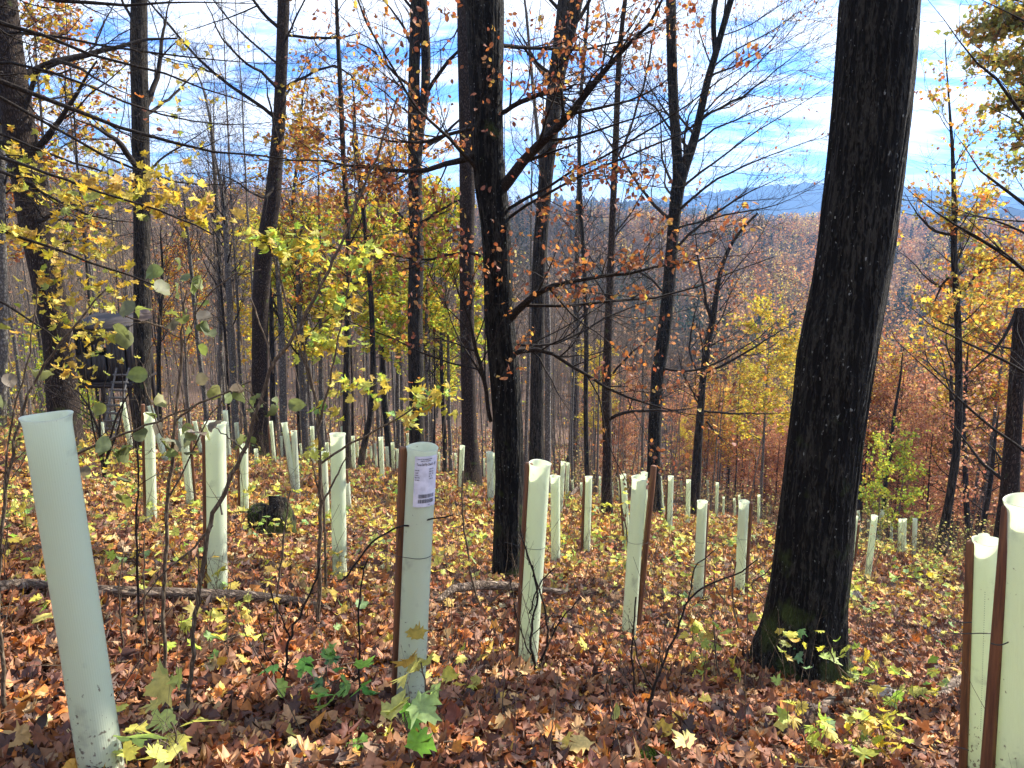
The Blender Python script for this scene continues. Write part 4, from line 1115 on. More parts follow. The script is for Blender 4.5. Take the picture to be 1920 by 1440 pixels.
spray_part(E18, B18, [(640,200,575,150,85,90,150,0),(642,260,540,260,100,50,130,-1),(640,150,690,160,70,95,110,1),(645,330,700,300,80,70,110,1),(650,400,620,350,80,60,100,-1),(645,300,500,265,50,35,40,-1),(655,500,720,400,70,70,60,1)], 23, ('maplo', ORG + YEL[:2] + YEL[3:4], ORGP + [2, 2, 2], .10, .17, .3), 77, wr=.006)
for k, (lab, base, st, Y, m_) in enumerate((
    ("grey lichen spotted thin trunk in the wood, left of the thick dark footed trunk", (441,800), [(441,790,14),(439,740,13),(436,680,13),(432,600,12),(428,520,11),(424,440,10),(420,380,8)], 32, M_GREYB),
    ("grey straight thin trunk just left of the clean wide tube's top", (574,828), [(573,820,15),(570,760,14),(567,690,13),(563,620,12),(560,540,10),(556,460,8)], 33, M_GREYB),
    ("thin grey trunk leaning left behind the round grey leaves", (388,800), [(388,790,9),(382,730,9),(373,660,8),(366,590,8),(360,520,7),(352,440,6)], 33, M_GREYB),
    ("thin dark pole trunk right of the yellow leaved trunk by the hide", (299,812), [(299,800,9),(298,740,9),(297,680,8),(300,600,7),(304,520,6)], 30, M_BARK),
    ("short dark thin trunk in the yellow green foliage, left of the reddish grey trunk", (833,836), [(834,830,9),(832,790,8),(830,760,8),(828,700,7),(827,620,6)], 40, M_BARK),
    ("dark knotty trunk in front of the leaning pale wood at the far left edge", (8,860), [(2,850,18),(4,760,16),(6,660,15),(6,560,16),(4,450,14),(2,330,14),(0,200,12)], 19, M_GREYB),
    ("pale thin trunk touching the right side of the double trunk", (800,850), [(801,840,8),(800,760,8),(799,680,7),(800,600,7)], 34, M_GREYB),
    ("slender bare tree against the sky between the yellow leaved trunk and the tall smooth trunk", (400,780), [(412,770,8),(414,640,8),(412,520,8),(408,400,8),(403,330,8),(400,280,7),(396,230,5),(385,180,4)], 36, M_GREYB),
    ("slender bare tree in the sky just right of the tall smooth trunk", (560,800), [(560,790,7),(556,640,7),(552,500,7),(548,380,6),(560,280,5),(566,200,4)], 40, M_BARK),
    ("slim dark tree in the gap right of the dark slanting trunk", (1105,880), [(1100,870,10),(1098,760,9),(1100,640,9),(1096,500,8),(1088,380,8),(1085,260,7),(1090,160,6),(1100,60,5),(1104,0,5)], 32, M_BARK))):
    tree("young_beech", lab, base, st, m_, Y=Y, extra=2, nr=(14, 40), auto=(20, .4, .98, 2.8, .7, .08), tw=(6, 5), tw_len=(1.6, .9), seed=40 + k)
# right hand side
E12, B12, Y12 = tree("young_oak", "slender tree with yellow and orange leaves on the right, pale mossy foot in the undergrowth", (1765, 1034),
    [(1765,1026,22),(1772,980,18),(1780,940,15),(1792,860,15),(1797,790,14),(1798,700,13),(1797,620,12),(1792,540,12),(1788,470,11),(1790,400,10),(1788,340,8),(1786,280,6),(1780,200,4)],
    M_BARK, Y=19, extra=1.5, nr=(20, 70), ridge=.01,
    limbs=[([(1795,560,7),(1815,535,6),(1840,505,5),(1880,470,4)], 1), ([(1788,440,7),(1765,440,6),(1740,425,5),(1715,395,4),(1695,360,3)], 0), ([(1780,520,6),(1765,535,5),(1755,560,4),(1745,585,3)], 0)],
    auto=(22, .3, .97, 1.9, .9, .05), tw=(5, 5), tw_len=(1.0, .55), leaf=('maplo', YEL + ORG, YELP + ORGP, .07, .12, .3), leaf_p=(3, .5), seed=60)
spray_part(E12, B12, [(1790,500,1830,390,60,35,150,1),(1790,480,1770,385,35,35,90,0),(1793,520,1850,460,50,30,110,1),(1795,560,1800,520,45,30,80,0),(1790,600,1740,560,60,30,100,-1),(1797,640,1860,590,50,35,120,1),(1790,420,1880,350,40,40,90,2)], 19, ('maplo', YEL + ORG + OLV, YELP + ORGP + OLVP, .10, .15, .3), 61, wr=.005)
tree("snag", "broken off dark trunk at the right edge with one long drooping branch", (1892, 1004),
    [(1890,995,48),(1893,920,34),(1897,850,30),(1902,780,28),(1907,700,27),(1911,640,25),(1913,585,24),(1914,578,20)],
    M_RED, Y=14, extra=0, nr=(30, 60), ridge=.014, limbs=[([(1903,590,8),(1890,620,7),(1870,650,6),(1845,675,5),(1820,698,4),(1790,720,3)], -.5)], auto=(6, .3, .9, 1.4, 1.1, 0), tw=(5, 4), tw_len=(.6, .3), seed=62)
for k, (lab, base, st, Y) in enumerate((
    ("short dark trunk between the slender yellow tree and the snag, left one", (1781,985), [(1781,978,14),(1782,930,12),(1784,880,10),(1786,820,9),(1783,720,7)], 30),
    ("short dark trunk between the slender yellow tree and the snag, right one", (1816,1000), [(1816,994,12),(1812,950,11),(1810,880,9),(1806,800,8),(1812,700,6)], 27),
    ("thin dark trunk right against the right edge of the big oak, in the russet wood", (1612,985), [(1612,960,10),(1611,925,9),(1613,880,8),(1618,800,6)], 32),
    ("thin dark stem leaning right between the big oak and the slender yellow tree", (1656,975), [(1656,965,9),(1660,905,8),(1668,860,7),(1676,780,6),(1690,700,4)], 28),
    ("leaning dark pole left of the snag foot", (1846,985), [(1845,975,10),(1852,940,9),(1858,900,8),(1866,820,6)], 24))):
    tree("young_beech", lab, base, st, M_BARK, Y=Y, extra=1.0, nr=(12, 30), auto=(16, .3, .98, 2.0, 1.0, .03), tw=(5, 4), tw_len=(1.0, .6), leaf=('quad', RUS, RUSP, .09, .13, .3), leaf_p=(3, .6), seed=70 + k)
# a tree beyond the right edge whose boughs slant into the picture
ROff = [([(2080,640,18),(1990,560,14),(1920,500,10),(1870,470,9),(1820,437,8),(1770,408,7),(1720,378,5),(1690,345,3)], .6),
     ([(2080,430,16),(1990,330,11),(1920,205,8),(1870,150,7),(1810,95,5),(1770,40,4),(1740,0,3)], .4),
     ([(2080,520,12),(1990,440,9),(1920,385,8),(1880,350,7),(1840,325,6),(1822,290,5),(1790,250,3)], 1.0),
     ([(2080,930,12),(1990,900,9),(1920,858,7),(1860,800,6),(1790,740,6),(1730,690,5),(1680,640,3),(1655,610,2)], .6),
     ([(2080,800,10),(1990,740,8),(1920,700,7),(1860,660,6),(1790,640,6),(1730,600,5),(1690,560,3)], 1.2),
     ([(2080,300,10),(1990,110,8),(1920,30,6),(1870,10,5),(1820,-10,4)], .2),
     ([(2080,500,9),(1990,480,7),(1930,440,6),(1880,420,5),(1800,395,4),(1740,375,3)], 1.4)]
tree("ash_tree", "dark bare boughs slanting up into view from the right edge", (2085, 1500),
    [(2085,1400,60),(2085,1000,52),(2085,600,46),(2085,200,40),(2085,-100,34)], M_BARK, Y=5.2, extra=4, nr=(20, 40), limbs=ROff, tw=(8, 5), tw_len=(.55, .3), tw3=2, seed=80, leaf=LF_BEECH, leaf_p=(1, .10))
EO, BO, YO = tree("oak_tree", "olive and yellow oak leaves hanging into the upper right corner", (2150, 1400),
    [(2150,1300,40),(2150,900,36),(2150,400,32),(2150,0,26)], M_BARK, Y=11, extra=4, nr=(16, 40),
    limbs=[([(2150,300,16),(2050,250,12),(1960,190,8),(1880,130,6),(1820,80,4)], 1), ([(2150,120,14),(2050,60,10),(1960,20,7),(1890,0,5),(1840,-20,4)], 0), ([(2150,420,14),(2050,340,10),(1960,260,8),(1900,220,6),(1850,200,4)], 1)], tw=(6, 5), tw_len=(1.0, .5), seed=82)
spray_part(EO, BO, [(1960,20,1870,30,60,40,330,0),(1960,40,1815,55,45,35,200,0),(1980,120,1830,100,40,35,170,1),(1990,150,1890,110,55,45,300,0),(1990,200,1900,180,45,45,220,1),(1960,190,1850,190,35,30,120,1),(2000,260,1880,250,60,35,170,1),(2000,300,1870,300,60,40,140,2),(1990,60,1925,70,30,50,120,0)], 11, ('maplo', OLV, OLVP, .06, .10, .35), 83, wr=.004)

# a bough-bearing tree beyond the left edge: its long arcs cross the sky
tree("beech_tree", "long bare boughs arching from the left edge across the upper left sky", (-230, 1500),
    [(-230,1400,70),(-230,1000,60),(-230,500,52),(-240,100,46),(-240,-200,40)], M_BARK, Y=5.0, extra=4, nr=(20, 40),
    limbs=[([(-230,-40,18),(-100,0,13),(0,28,9),(45,48,8),(85,82,7),(160,98,6),(260,118,6),(380,160,5),(470,200,4),(580,235,3)], .4),
           ([(-230,60,18),(-100,110,13),(0,145,11),(60,172,10),(130,206,9),(185,226,8),(240,241,8),(300,262,7),(400,286,6),(500,298,5),(640,302,4),(720,300,3)], .6),
           ([(-230,100,16),(-100,140,10),(0,180,7),(60,215,6),(170,280,6),(250,318,6),(330,345,5),(400,361,5),(450,350,4),(500,325,3)], .8),
           ([(-230,220,14),(-100,260,10),(0,318,8),(60,350,7),(110,383,7),(160,405,7),(200,412,6),(260,418,4)], -.3),
           ([(-230,-100,16),(-60,-40,11),(60,-5,9),(160,8,8),(240,4,7),(330,8,6),(420,3,5),(500,8,4)], .2),
           ([(-230,20,10),(-80,50,8),(0,60,6),(110,60,5),(250,100,5),(370,115,4),(480,122,3),(600,118,2.5)], 1.4),
           ([(-230,140,10),(-80,120,8),(40,100,6),(160,160,5),(280,215,5),(420,240,4),(540,225,3)], 1.8)],
    tw=(10, 6), tw_len=(.6, .32), tw3=3, seed=84, leaf=('beech', BEE + YEL, BEEP + YELP, .04, .06, .35), leaf_p=(1, .22))

# --- young maples close by with yellow leaves
EM = thing("maple_tree", "boughs with a broad band of yellow maple leaves reaching in from the left", (0, 0, 0))
bM = at(-300, 1400, 5.0); bM[2] = float(terrain(bM[0], bM[1])); EM.location = bM.tolist()
def simple_wood(e, b, polys, Y, m_, name, n=7, wob=.004, seed=1):
    g = np.random.default_rng(seed); mb = MB()
    for pl in polys:
        dY = 0
        if isinstance(pl, tuple): pl, dY = pl
        p_, r_ = px_poly(pl, Y, dY); Q = resample(np.c_[p_, r_], max(10, len(pl) * 3))
        Q[1:-1, :3] += g.normal(size=Q[1:-1, :3].shape) * wob
        V, q = tubes(Q[None, :, :3] - b, Q[None, :, 3], n)
        if name == "branches": one = MB(); one.add(V, q); obj("branch", one.mesh("branch"), m_, e)
        else: mb.add(V, q)
    return obj(name, mb.mesh(name), m_, e) if name != "branches" else None
simple_wood(EM, bM, [[(-300,1480,60),(-300,900,50),(-300,300,40),(-320,0,34)]], 5.0, M_BARK, "trunk", 16)
simple_wood(EM, bM, [([(-300,250,24),(-150,260,14),(0,290,7),(110,335,5),(220,370,4),(320,400,4),(400,440,3)], -.3), ([(-300,350,24),(-150,380,12),(0,430,6),(110,470,5),(200,500,4),(300,540,3)], .2),
    ([(-300,500,20),(-150,520,10),(0,560,5),(60,600,4),(110,640,3)], 0), ([(-300,100,20),(-150,200,10),(0,250,5),(120,300,4),(250,340,3)], .5)], 4.6, M_TWIG, "branches", 6)
spray_part(EM, bM, [(20,300,60,350,90,70,50,0),(110,335,150,345,90,70,52,-.2),(200,360,240,370,90,60,60,-.3),(300,390,320,360,80,50,46,-.3),(330,405,400,410,60,45,30,-.3),
    (60,450,60,440,80,70,40,0),(120,470,140,430,80,70,44,.2),(180,490,190,450,80,60,36,.3),(100,600,60,600,70,70,30,0),(60,560,110,540,90,70,40,.2),(220,510,220,560,80,70,36,.4),(250,340,300,310,60,35,18,.5),(0,250,30,290,40,40,14,.5),(150,520,160,610,80,70,34,1),(100,600,120,680,80,60,26,.5),(150,520,90,480,90,60,26,.8),(150,600,200,650,70,45,34,1.2),(150,640,160,700,60,40,24,1.4)],
    4.8, ('maple', YEL, YELP, .038, .075, .35), 91, wr=.0014)

def sapling(label, base, polys, m_=None, leaf=None, regions=(), Y=None, seed=1, name="sapling", twigs=(0, 0, .3), lname="leaves"):
    """a thin stem standing where the photo shows it, its side shoots and leaves"""
    if Y is None: b = hit(*base); Y = b[1]
    else: b = at(base[0], base[1], Y)
    b[2] = float(terrain(b[0], b[1]))
    e = thing(name, label, "sapling", b)
    if name == "maple_sprout":      # its leaves stand clear of the litter
        Y = Y * .93; q0 = at(base[0], base[1], Y); b = np.array([q0[0], Y, float(terrain(q0[0], Y))]); e.location = b.tolist()
        polys = [list(p) for p in polys]; gx, gy = proj(b); polys[0] = [(gx, gy, polys[0][0][2])] + polys[0]
    first = polys[0][0] if isinstance(polys[0], tuple) else polys[0]
    polys = list(polys)
    simple_wood(e, b - np.array([0, 0, .03]), polys[:1], Y, m_ or M_SAP, "stem", 8, .003, seed)
    if len(polys) > 1: simple_wood(e, b, polys[1:], Y, m_ or M_SAP, "branches", 6, .003, seed + 1)
    if twigs[0]:
        g = np.random.default_rng(seed); P_, R_ = px_poly(first, Y); Q = resample(np.c_[P_, R_], 12)
        C, r = grow(Q[None, :, :3], Q[None, :, 3], twigs[0], .15, .98, twigs[2], .35, .7, .2, K=6, up=.08, wob=.12, rf=.5, rmin=.001, g=g)
        mb = MB(); V, q = tubes(C - b, r, 4); mb.add(V, q)
        if twigs[1]:
            C2, r2 = grow(C, r, twigs[1], .2, .98, twigs[2] * .5, .35, .7, .2, K=5, up=.05, wob=.12, rf=.6, rmin=.0007, g=g)
            V, q = tubes(C2 - b, r2, 3); mb.add(V, q)
        obj("twigs", mb.mesh("twigs"), m_ or M_SAP, e)
    if leaf and regions: spray_part(e, b, regions, Y, leaf, seed + 5, m_ or M_SAP, .0014, lname, "side_shoots")
    return e, b, Y
sapling("tall maple sapling with yellow green leaves, stem left of the clean wide tube", (598, 1178),
    [[(597,1178,9),(600,1060,8),(602,950,8),(600,870,7),(598,800,6),(590,740,5),(575,690,4),(568,640,3)],
     [(598,800,5),(612,740,4),(625,680,4),(640,600,3),(660,500,3)], [(590,740,5),(560,640,4),(530,540,4),(505,460,3)], [(600,870,5),(660,830,4),(720,800,4),(770,770,3),(800,750,3)], [(600,950,4),(625,905,4),(640,875,3),(650,850,2)], [(600,930,4),(590,880,3),(580,850,2)]],
    leaf=('maple', YEL[:3] + YGR, YELP[:3] + YGRP, .038, .068, .3),
    regions=[(510,470,480,440,50,35,34,0),(515,480,540,450,50,35,36,0),(530,520,590,470,50,40,36,.1),(655,500,680,470,40,35,26,-.1),(640,590,620,530,55,40,36,.1),(640,600,660,560,45,40,30,0),(630,660,640,640,50,40,34,.1),(625,680,590,620,45,35,26,0),
       (610,740,640,720,45,30,24,0),(720,800,700,690,40,35,22,.2),(780,765,800,745,45,28,44,-.1),(760,770,845,735,25,25,16,-.2),(740,790,760,800,30,25,16,.1),(612,760,620,775,30,18,12,0),(600,870,610,848,22,16,8,0),(700,500,710,470,20,25,12,-.3)], seed=101, lname="leaves")
sapling("long bare brown stem slanting across the tube behind the fallen branch, kinked low down", (350, 1350),
    [[(350,1350,10),(352,1330,10),(358,1290,9),(364,1240,9),(360,1200,9),(372,1140,9),(385,1050,9),(398,980,9),(430,920,8),(462,850,8),(482,790,7),(512,700,7),(545,655,7),(575,600,6),(612,535,6),(645,465,5),(668,400,5),(695,340,4),(722,270,4),(745,200,3)],
     [(398,985,5),(350,1040,4),(300,1080,3),(262,1130,3)], [(512,700,4),(500,640,3),(470,560,3)], [(462,850,4),(440,830,3),(400,800,2)], [(668,400,3),(665,330,3),(664,260,3),(662,215,2.5)]], m_=M_SAP, seed=103, twigs=(5, 2, .25))
sapling("hazel sapling with round grey green leaves before the tall slim tube", (308, 1325),
    [[(308,1325,8),(310,1250,8),(308,1150,8),(312,1050,8),(316,950,8),(325,860,7),(333,780,6),(340,700,6),(345,640,5),(348,580,4),(352,560,3)],
     [(350,640,3),(365,590,3),(400,540,3),(440,515,2.5),(490,505,2)], [(330,790,4),(360,760,4),(420,740,3),(470,715,3)], [(325,860,4),(300,810,4),(285,770,3),(262,700,3),(290,640,2)],
     [(120,862,5),(200,828,5),(255,805,4),(330,775,4),(400,745,3),(450,722,2.5)], [(318,930,4),(350,870,3),(385,790,3),(420,745,2)], [(345,640,3),(300,610,3),(250,600,2.5),(225,590,2)]],
    leaf=('round', [(.15,.18,.05),(.21,.24,.05),(.16,.14,.08),(.20,.17,.14),(.12,.14,.05)], [4,3,2,1,2], .048, .078, .38),
    regions=[(235,595,240,590,14,10,2,0),(260,605,270,612,14,16,3,0),(300,610,300,560,25,15,2,0),(340,600,335,570,20,18,3,0),(350,580,372,578,16,14,3,0),(350,640,362,628,12,12,2,0),(365,590,385,510,30,18,3,0),(440,520,430,622,12,12,2,0),(420,740,425,715,16,12,3,0),(440,735,448,742,16,12,2,0),
      (300,810,312,815,14,14,3,0),(330,790,345,790,16,14,3,0),(350,800,362,808,14,14,3,0),(330,830,335,838,16,12,2,0),(285,840,282,855,16,12,2,0),(375,800,378,815,10,10,1,0),(470,715,478,790,10,10,1,0),(262,770,262,745,16,12,2,0),(200,828,215,850,16,14,3,0),(150,850,165,872,18,14,3,0),(250,810,232,838,12,12,2,0),(440,740,462,820,12,12,2,0),(450,722,540,790,24,14,4,0),(250,700,262,660,16,12,1,0),(60,700,40,680,25,20,3,0),(300,560,318,500,22,14,3,0),(255,900,255,930,16,20,2,0)], seed=105)
for k, (lab, base, pl, tw) in enumerate((
    ("thin bare stem between the biggest tube and the hazel sapling, rising past the fallen branch", (262,1180), [[(262,1180,5),(258,1080,5),(256,980,4),(262,900,4),(258,840,3),(250,760,3)]], (6, 2, .25)),
    ("bare twiggy stem left of the biggest tube, standing in the left corner", (14,1350), [[(14,1350,9),(8,1250,8),(-4,1150,8),(2,1050,7),(10,940,7),(24,860,6),(50,760,5),(90,690,5),(150,620,4),(200,560,3)], [(10,940,5),(6,860,4),(30,760,4),(60,640,3),(70,540,3)]], (8, 3, .3)),
    ("many stemmed bare bush in front of the wooden hide", (196,905), [[(196,905,7),(192,860,6),(186,810,5),(170,770,4),(150,740,3),(120,715,2)], [(196,890,6),(205,830,5),(218,780,4),(240,740,3),(262,700,2)], [(194,870,5),(186,800,4),(190,740,3),(205,690,2),(212,640,2)], [(194,880,5),(178,820,4),(165,750,3),(160,690,2),(150,640,2)], [(200,860,5),(222,810,4),(232,750,3),(228,680,2)]], (12, 5, .8)),
    ("thin straight stem standing directly left of the clean wide tube", (612,1120), [[(612,1120,6),(610,1020,5),(606,940,5),(602,880,4)]], (3, 1, .15)),
    ("bare bush of thin wiry twigs in front of the tall tube by the central tree", (1000,1268), [[(1005,1268,6),(992,1200,5),(1010,1130,4),(1000,1080,4),(985,1040,3),(975,1000,3)], [(1005,1268,5),(1030,1200,4),(1020,1130,4),(1005,1090,3),(998,1060,3)], [(1012,1240,4),(1040,1180,4),(1060,1150,3),(1090,1120,3)], [(992,1150,3),(1010,1095,3),(1040,1065,3)], [(1000,1240,3),(975,1180,3),(960,1120,2),(955,1080,2)]], (9, 3, .16)),
    ("thin bare stem curving up along the right of the central trunk", (905,1150), [[(905,1150,5),(890,1120,4),(880,1060,4),(870,1000,4),(866,940,3),(868,890,3)], [(905,1150,4),(930,1120,3),(960,1090,3)]], (5, 2, .15)),
    ("dark leaning stem with bare side twigs in the leaves below the oak foot, left", (1210,1370), [[(1210,1370,6),(1225,1300,6),(1248,1240,5),(1272,1190,5),(1290,1130,4),(1330,1105,4),(1390,1085,3),(1420,1060,2.5)], [(1290,1130,3),(1300,1060,3),(1342,1030,2)], [(1225,1300,4),(1200,1250,3),(1185,1180,3)]], (6, 2, .2)),
    ("bare sprout stem in front of the grime spotted tube", (1385,1190), [[(1385,1190,4),(1375,1150,3),(1372,1100,3),(1380,1060,2)]], (4, 2, .12)),
    ("thin stem with dark tips in front of the label tube foot", (700,1330), [[(672,1330,5),(675,1250,4),(672,1160,4),(676,1100,3),(690,1060,3)], [(640,1090,4),(680,1040,4),(710,1000,4),(770,985,4),(850,965,3)]], (3, 2, .16)),
    ("pair of wiry stems between the fallen branch and the yellow maple sprout", (230,1240), [[(232,1240,4),(228,1180,4),(222,1120,3),(230,1060,3)], [(275,1210,4),(272,1130,4),(268,1060,3),(272,1000,2.5)]], (4, 2, .15)),
    ("forked brown stem beside the green maple sprout, left of the label tube", (530,1340), [[(528,1330,6),(534,1270,6),(545,1200,5),(566,1160,5),(590,1110,4),(600,1060,4)], [(534,1270,4),(505,1240,3),(490,1190,3),(486,1150,2)], [(545,1200,4),(520,1140,3),(505,1100,3)]], (6, 2, .18)),
    ("thin bare stem rising from the leaves in front of the mossy stump", (520,1180), [[(520,1180,5),(522,1100,4),(530,1040,4),(538,980,4),(545,930,3)]], (3, 1, .14)),
    ("dark leaning twig stem in front of the mossy stones at the bottom right", (1215,1330), [[(1188,1380,5),(1190,1300,4),(1182,1230,4),(1190,1180,3),(1192,1130,3)]], (5, 2, .14)),
    )):
    sapling(lab, base, pl, M_SAP if k % 2 else M_TWIG, seed=120 + 7 * k, twigs=tw)
for k, (lab, base, pl, lf, reg) in enumerate((
    ("cluster of big yellow green maple leaves low beside the foot of the biggest tube", (335,1425), [[(335,1432,5),(330,1400,4),(322,1370,4)], [(335,1432,4),(312,1395,3),(290,1375,3)]],
      ('maple', [(.62,.60,.10),(.50,.58,.10),(.70,.64,.16)], [3, 2, 2], .075, .11, .16), [(322,1375,300,1345,45,22,7,0),(320,1380,345,1390,30,22,5,.05),(300,1385,250,1390,30,18,5,0),(322,1375,355,1345,25,15,3,.08)]),
    ("green spotted maple sprout left of the foot of the label tube", (600,1325), [[(600,1325,5),(608,1290,4),(612,1265,4)], [(608,1290,3),(640,1270,3)]],
      ('maple', [(.12,.34,.08),(.24,.48,.08),(.40,.55,.10)], [2, 3, 2], .06, .10, .2), [(612,1265,600,1255,35,22,7,0),(640,1270,645,1260,22,20,5,0),(612,1265,625,1285,35,14,5,0)]),
    ("bright green sycamore sprout covering the foot of the label tube", (770,1420), [[(770,1420,4),(765,1380,4),(758,1350,3)]],
      ('maple', [(.36,.52,.14),(.22,.48,.05),(.56,.56,.12)], [3, 2, 1], .09, .13, .22), [(758,1355,742,1345,22,16,3,0),(758,1350,775,1340,16,18,3,.04),(758,1350,770,1390,22,14,3,.02)]),
    ("yellow maple leaves on a thin stem right of the label tube foot", (786,1330), [[(800,1345,4),(796,1290,3),(790,1255,3)]],
      ('maple', [(.60,.46,.07),(.50,.52,.08)], [2, 1], .06, .09, .3), [(792,1260,792,1265,14,22,4,0)]),
    ("pale green maple seedlings at the foot of the big oak", (1490,1265), [[(1490,1268,4),(1485,1245,3)]],
      ('maple', [(.20,.42,.18),(.30,.48,.20)], [1, 1], .06, .085, .2), [(1485,1248,1482,1243,26,10,6,0)]),
    ("yellow green sprout leaning right, right of the oak foot", (1600,1310), [[(1560,1240,4),(1585,1280,3),(1620,1290,3),(1680,1300,2)], [(1575,1265,3),(1556,1220,3),(1550,1190,2)]],
      ('maple', YGR, YGRP, .05, .085, .3), [(1560,1225,1560,1210,12,25,5,0),(1600,1285,1640,1275,35,12,8,0),(1650,1295,1680,1300,28,12,6,0),(1590,1280,1600,1260,18,12,4,0)]),
    ("yellow green sprout in the leaves below the big oak roots", (1530,1400), [[(1530,1400,4),(1528,1370,3),(1525,1345,3)]],
      ('maple', YGR, YGRP, .06, .095, .3), [(1525,1350,1520,1345,30,18,8,0),(1525,1350,1535,1375,30,12,6,0)]),
    ("yellow sprout with ragged leaves between the oak roots and the dotted tube", (1660,1415), [[(1660,1415,4),(1655,1380,3),(1645,1360,3)]],
      ('maple', YGR + YEL, YGRP + YELP, .05, .08, .3), [(1645,1365,1640,1355,35,18,10,0),(1655,1380,1690,1375,30,16,8,0),(1655,1385,1610,1390,25,14,6,0)]),
    ("yellow maple sprout with fine stem left of the oak root", (1440,1280), [[(1345,1290,4),(1340,1220,3),(1338,1180,3)]],
      ('maple', YEL + YGR, YELP + YGRP, .05, .08, .3), [(1338,1190,1335,1185,20,14,6,0),(1340,1240,1360,1240,20,16,4,0)]),
    ("small yellow leaves on a thin stem just behind the grime spotted tube base, left side", (1370,1130), [[(1340,1110,3),(1338,1075,3),(1343,1045,2)]],
      ('maple', YEL + YGR, YELP + YGRP, .07, .10, .3), [(1343,1050,1345,1040,12,8,3,0),(1338,1060,1300,1065,12,8,3,0)]),
    ("yellow green leaf cluster in front of the reddish trunk foot", (1180,1060), [[(1180,1075,3),(1175,1000,3),(1165,950,2)]],
      ('maple', YGR, YGRP, .08, .12, .3), [(1165,952,1165,942,16,8,6,0),(1175,1000,1180,1010,16,14,5,0)]),
    ("dry curled maple leaves on a bent twig against the oak's left side", (1450,1130), [[(1400,1100,3),(1440,1080,3),(1456,1050,2)]],
      ('maple', [(.75,.70,.50),(.50,.55,.08)], [2, 1], .05, .08, .4), [(1456,1052,1458,1040,5,10,2,0)]))):
    sapling(lab, base, pl, M_SAP, lf, reg, seed=160 + 9 * k, name="maple_sprout")

# ------------------------------------------------------------------ fallen wood, stump, stones
def log_thing(label, pl, Y=None, name="fallen_branch", m_=M_LOG, r_scale=1.0, seed=1, lift=.5):
    g = np.random.default_rng(seed)
    pts = []; R = []
    for x, y, w in pl:
        h_ = hit(x, y); r = wide(w, h_[1]) / 2 * r_scale; h_[2] = float(terrain(h_[0], h_[1])) + r * lift; pts.append(h_); R.append(r)
    P = np.array(pts); R = np.array(R); b = P[0].copy()
    Q = resample(np.c_[P, R], 60); P, R = Q[:, :3], Q[:, 3]
    e = thing(name, label, "fallen branch" if name == "fallen_branch" else "log", b)
    n = 26; a = np.arange(n) * 2 * math.pi / n
    T = norm(np.gradient(P, axis=0)); A = norm(np.cross(T, np.array([0, 0, 1.0]))); B = np.cross(A, T)
    s = np.concatenate([[0], np.cumsum(np.linalg.norm(np.diff(P, axis=0), axis=1))])
    aa, ss = np.meshgrid(a, s)
    rr = R[:, None] * (1 + .22 * (fbm(ss * 3, np.cos(aa) * 2 + 5, 3, seed) - .5) + .16 * (vnoise(ss * 1.2, np.sin(aa) * 1.5 + 9, seed + 3) - .5) + .5 * np.maximum(0, vnoise(ss * 5, aa * 0, seed + 8) - .8))
    rr[0] *= .35; rr[-1] *= .3
    V = P[:, None] + rr[..., None] * (np.cos(a)[None, :, None] * A[:, None] + np.sin(a)[None, :, None] * B[:, None])
    i = np.arange(60 * n).reshape(60, n); j = np.roll(i, -1, 1)
    q = np.stack([i[:-1], j[:-1], j[1:], i[1:]], -1).reshape(-1, 4)
    mb = MB(); mb.add(V.reshape(-1, 3) - b, q); mb.L.append(i[0][::-1]); mb.C.append([n]); mb.L.append(i[-1]); mb.C.append([n])
    obj("wood", mb.mesh("wood"), m_, e)
    return e
log_thing("long bare weathered fallen branch lying across the left foreground", [(-120,1133,22),(0,1130,23),(60,1122,22),(110,1126,19),(190,1138,24),(300,1142,24),(400,1146,24),(480,1146,22),(560,1150,18),(625,1158,11)], seed=3, lift=3.0, r_scale=.98)
log_thing("shorter dark fallen branch behind the tall tube by the central tree", [(822,1140,10),(850,1127,17),(900,1122,18),(950,1122,17),(1000,1124,14),(1060,1128,12)], seed=5, m_=M_LOG, lift=3.2, r_scale=1.0)
log_thing("broken bleached log piece half buried in leaves below the oak roots", [(1520,1348,20),(1560,1335,30),(1600,1336,28),(1618,1338,20)], name="log_piece", seed=7, lift=1.2)
log_thing("rotten log end poking in from the right, left of the dotted tube", [(1748,1322,16),(1775,1308,28),(1810,1290,34),(1850,1280,34)], name="log_piece", seed=9, lift=1.0)
log_thing("thin pale branch lying in the leaves at the upper left behind the fallen branch", [(-40,1015,7),(30,1014,8),(90,1020,7),(150,1030,5)], seed=11)
log_thing("dead grey branch leaning in the brush right of the close pair of tubes", [(1070,935,7),(1085,920,8),(1100,908,7),(1118,900,5)], seed=13, lift=2)
log_thing("mossy dark wood piece at the bottom right of centre", [(1100,1412,14),(1150,1416,24),(1200,1420,22),(1235,1424,14)], name="log_piece", seed=15, m_=M_OAK, lift=.3)
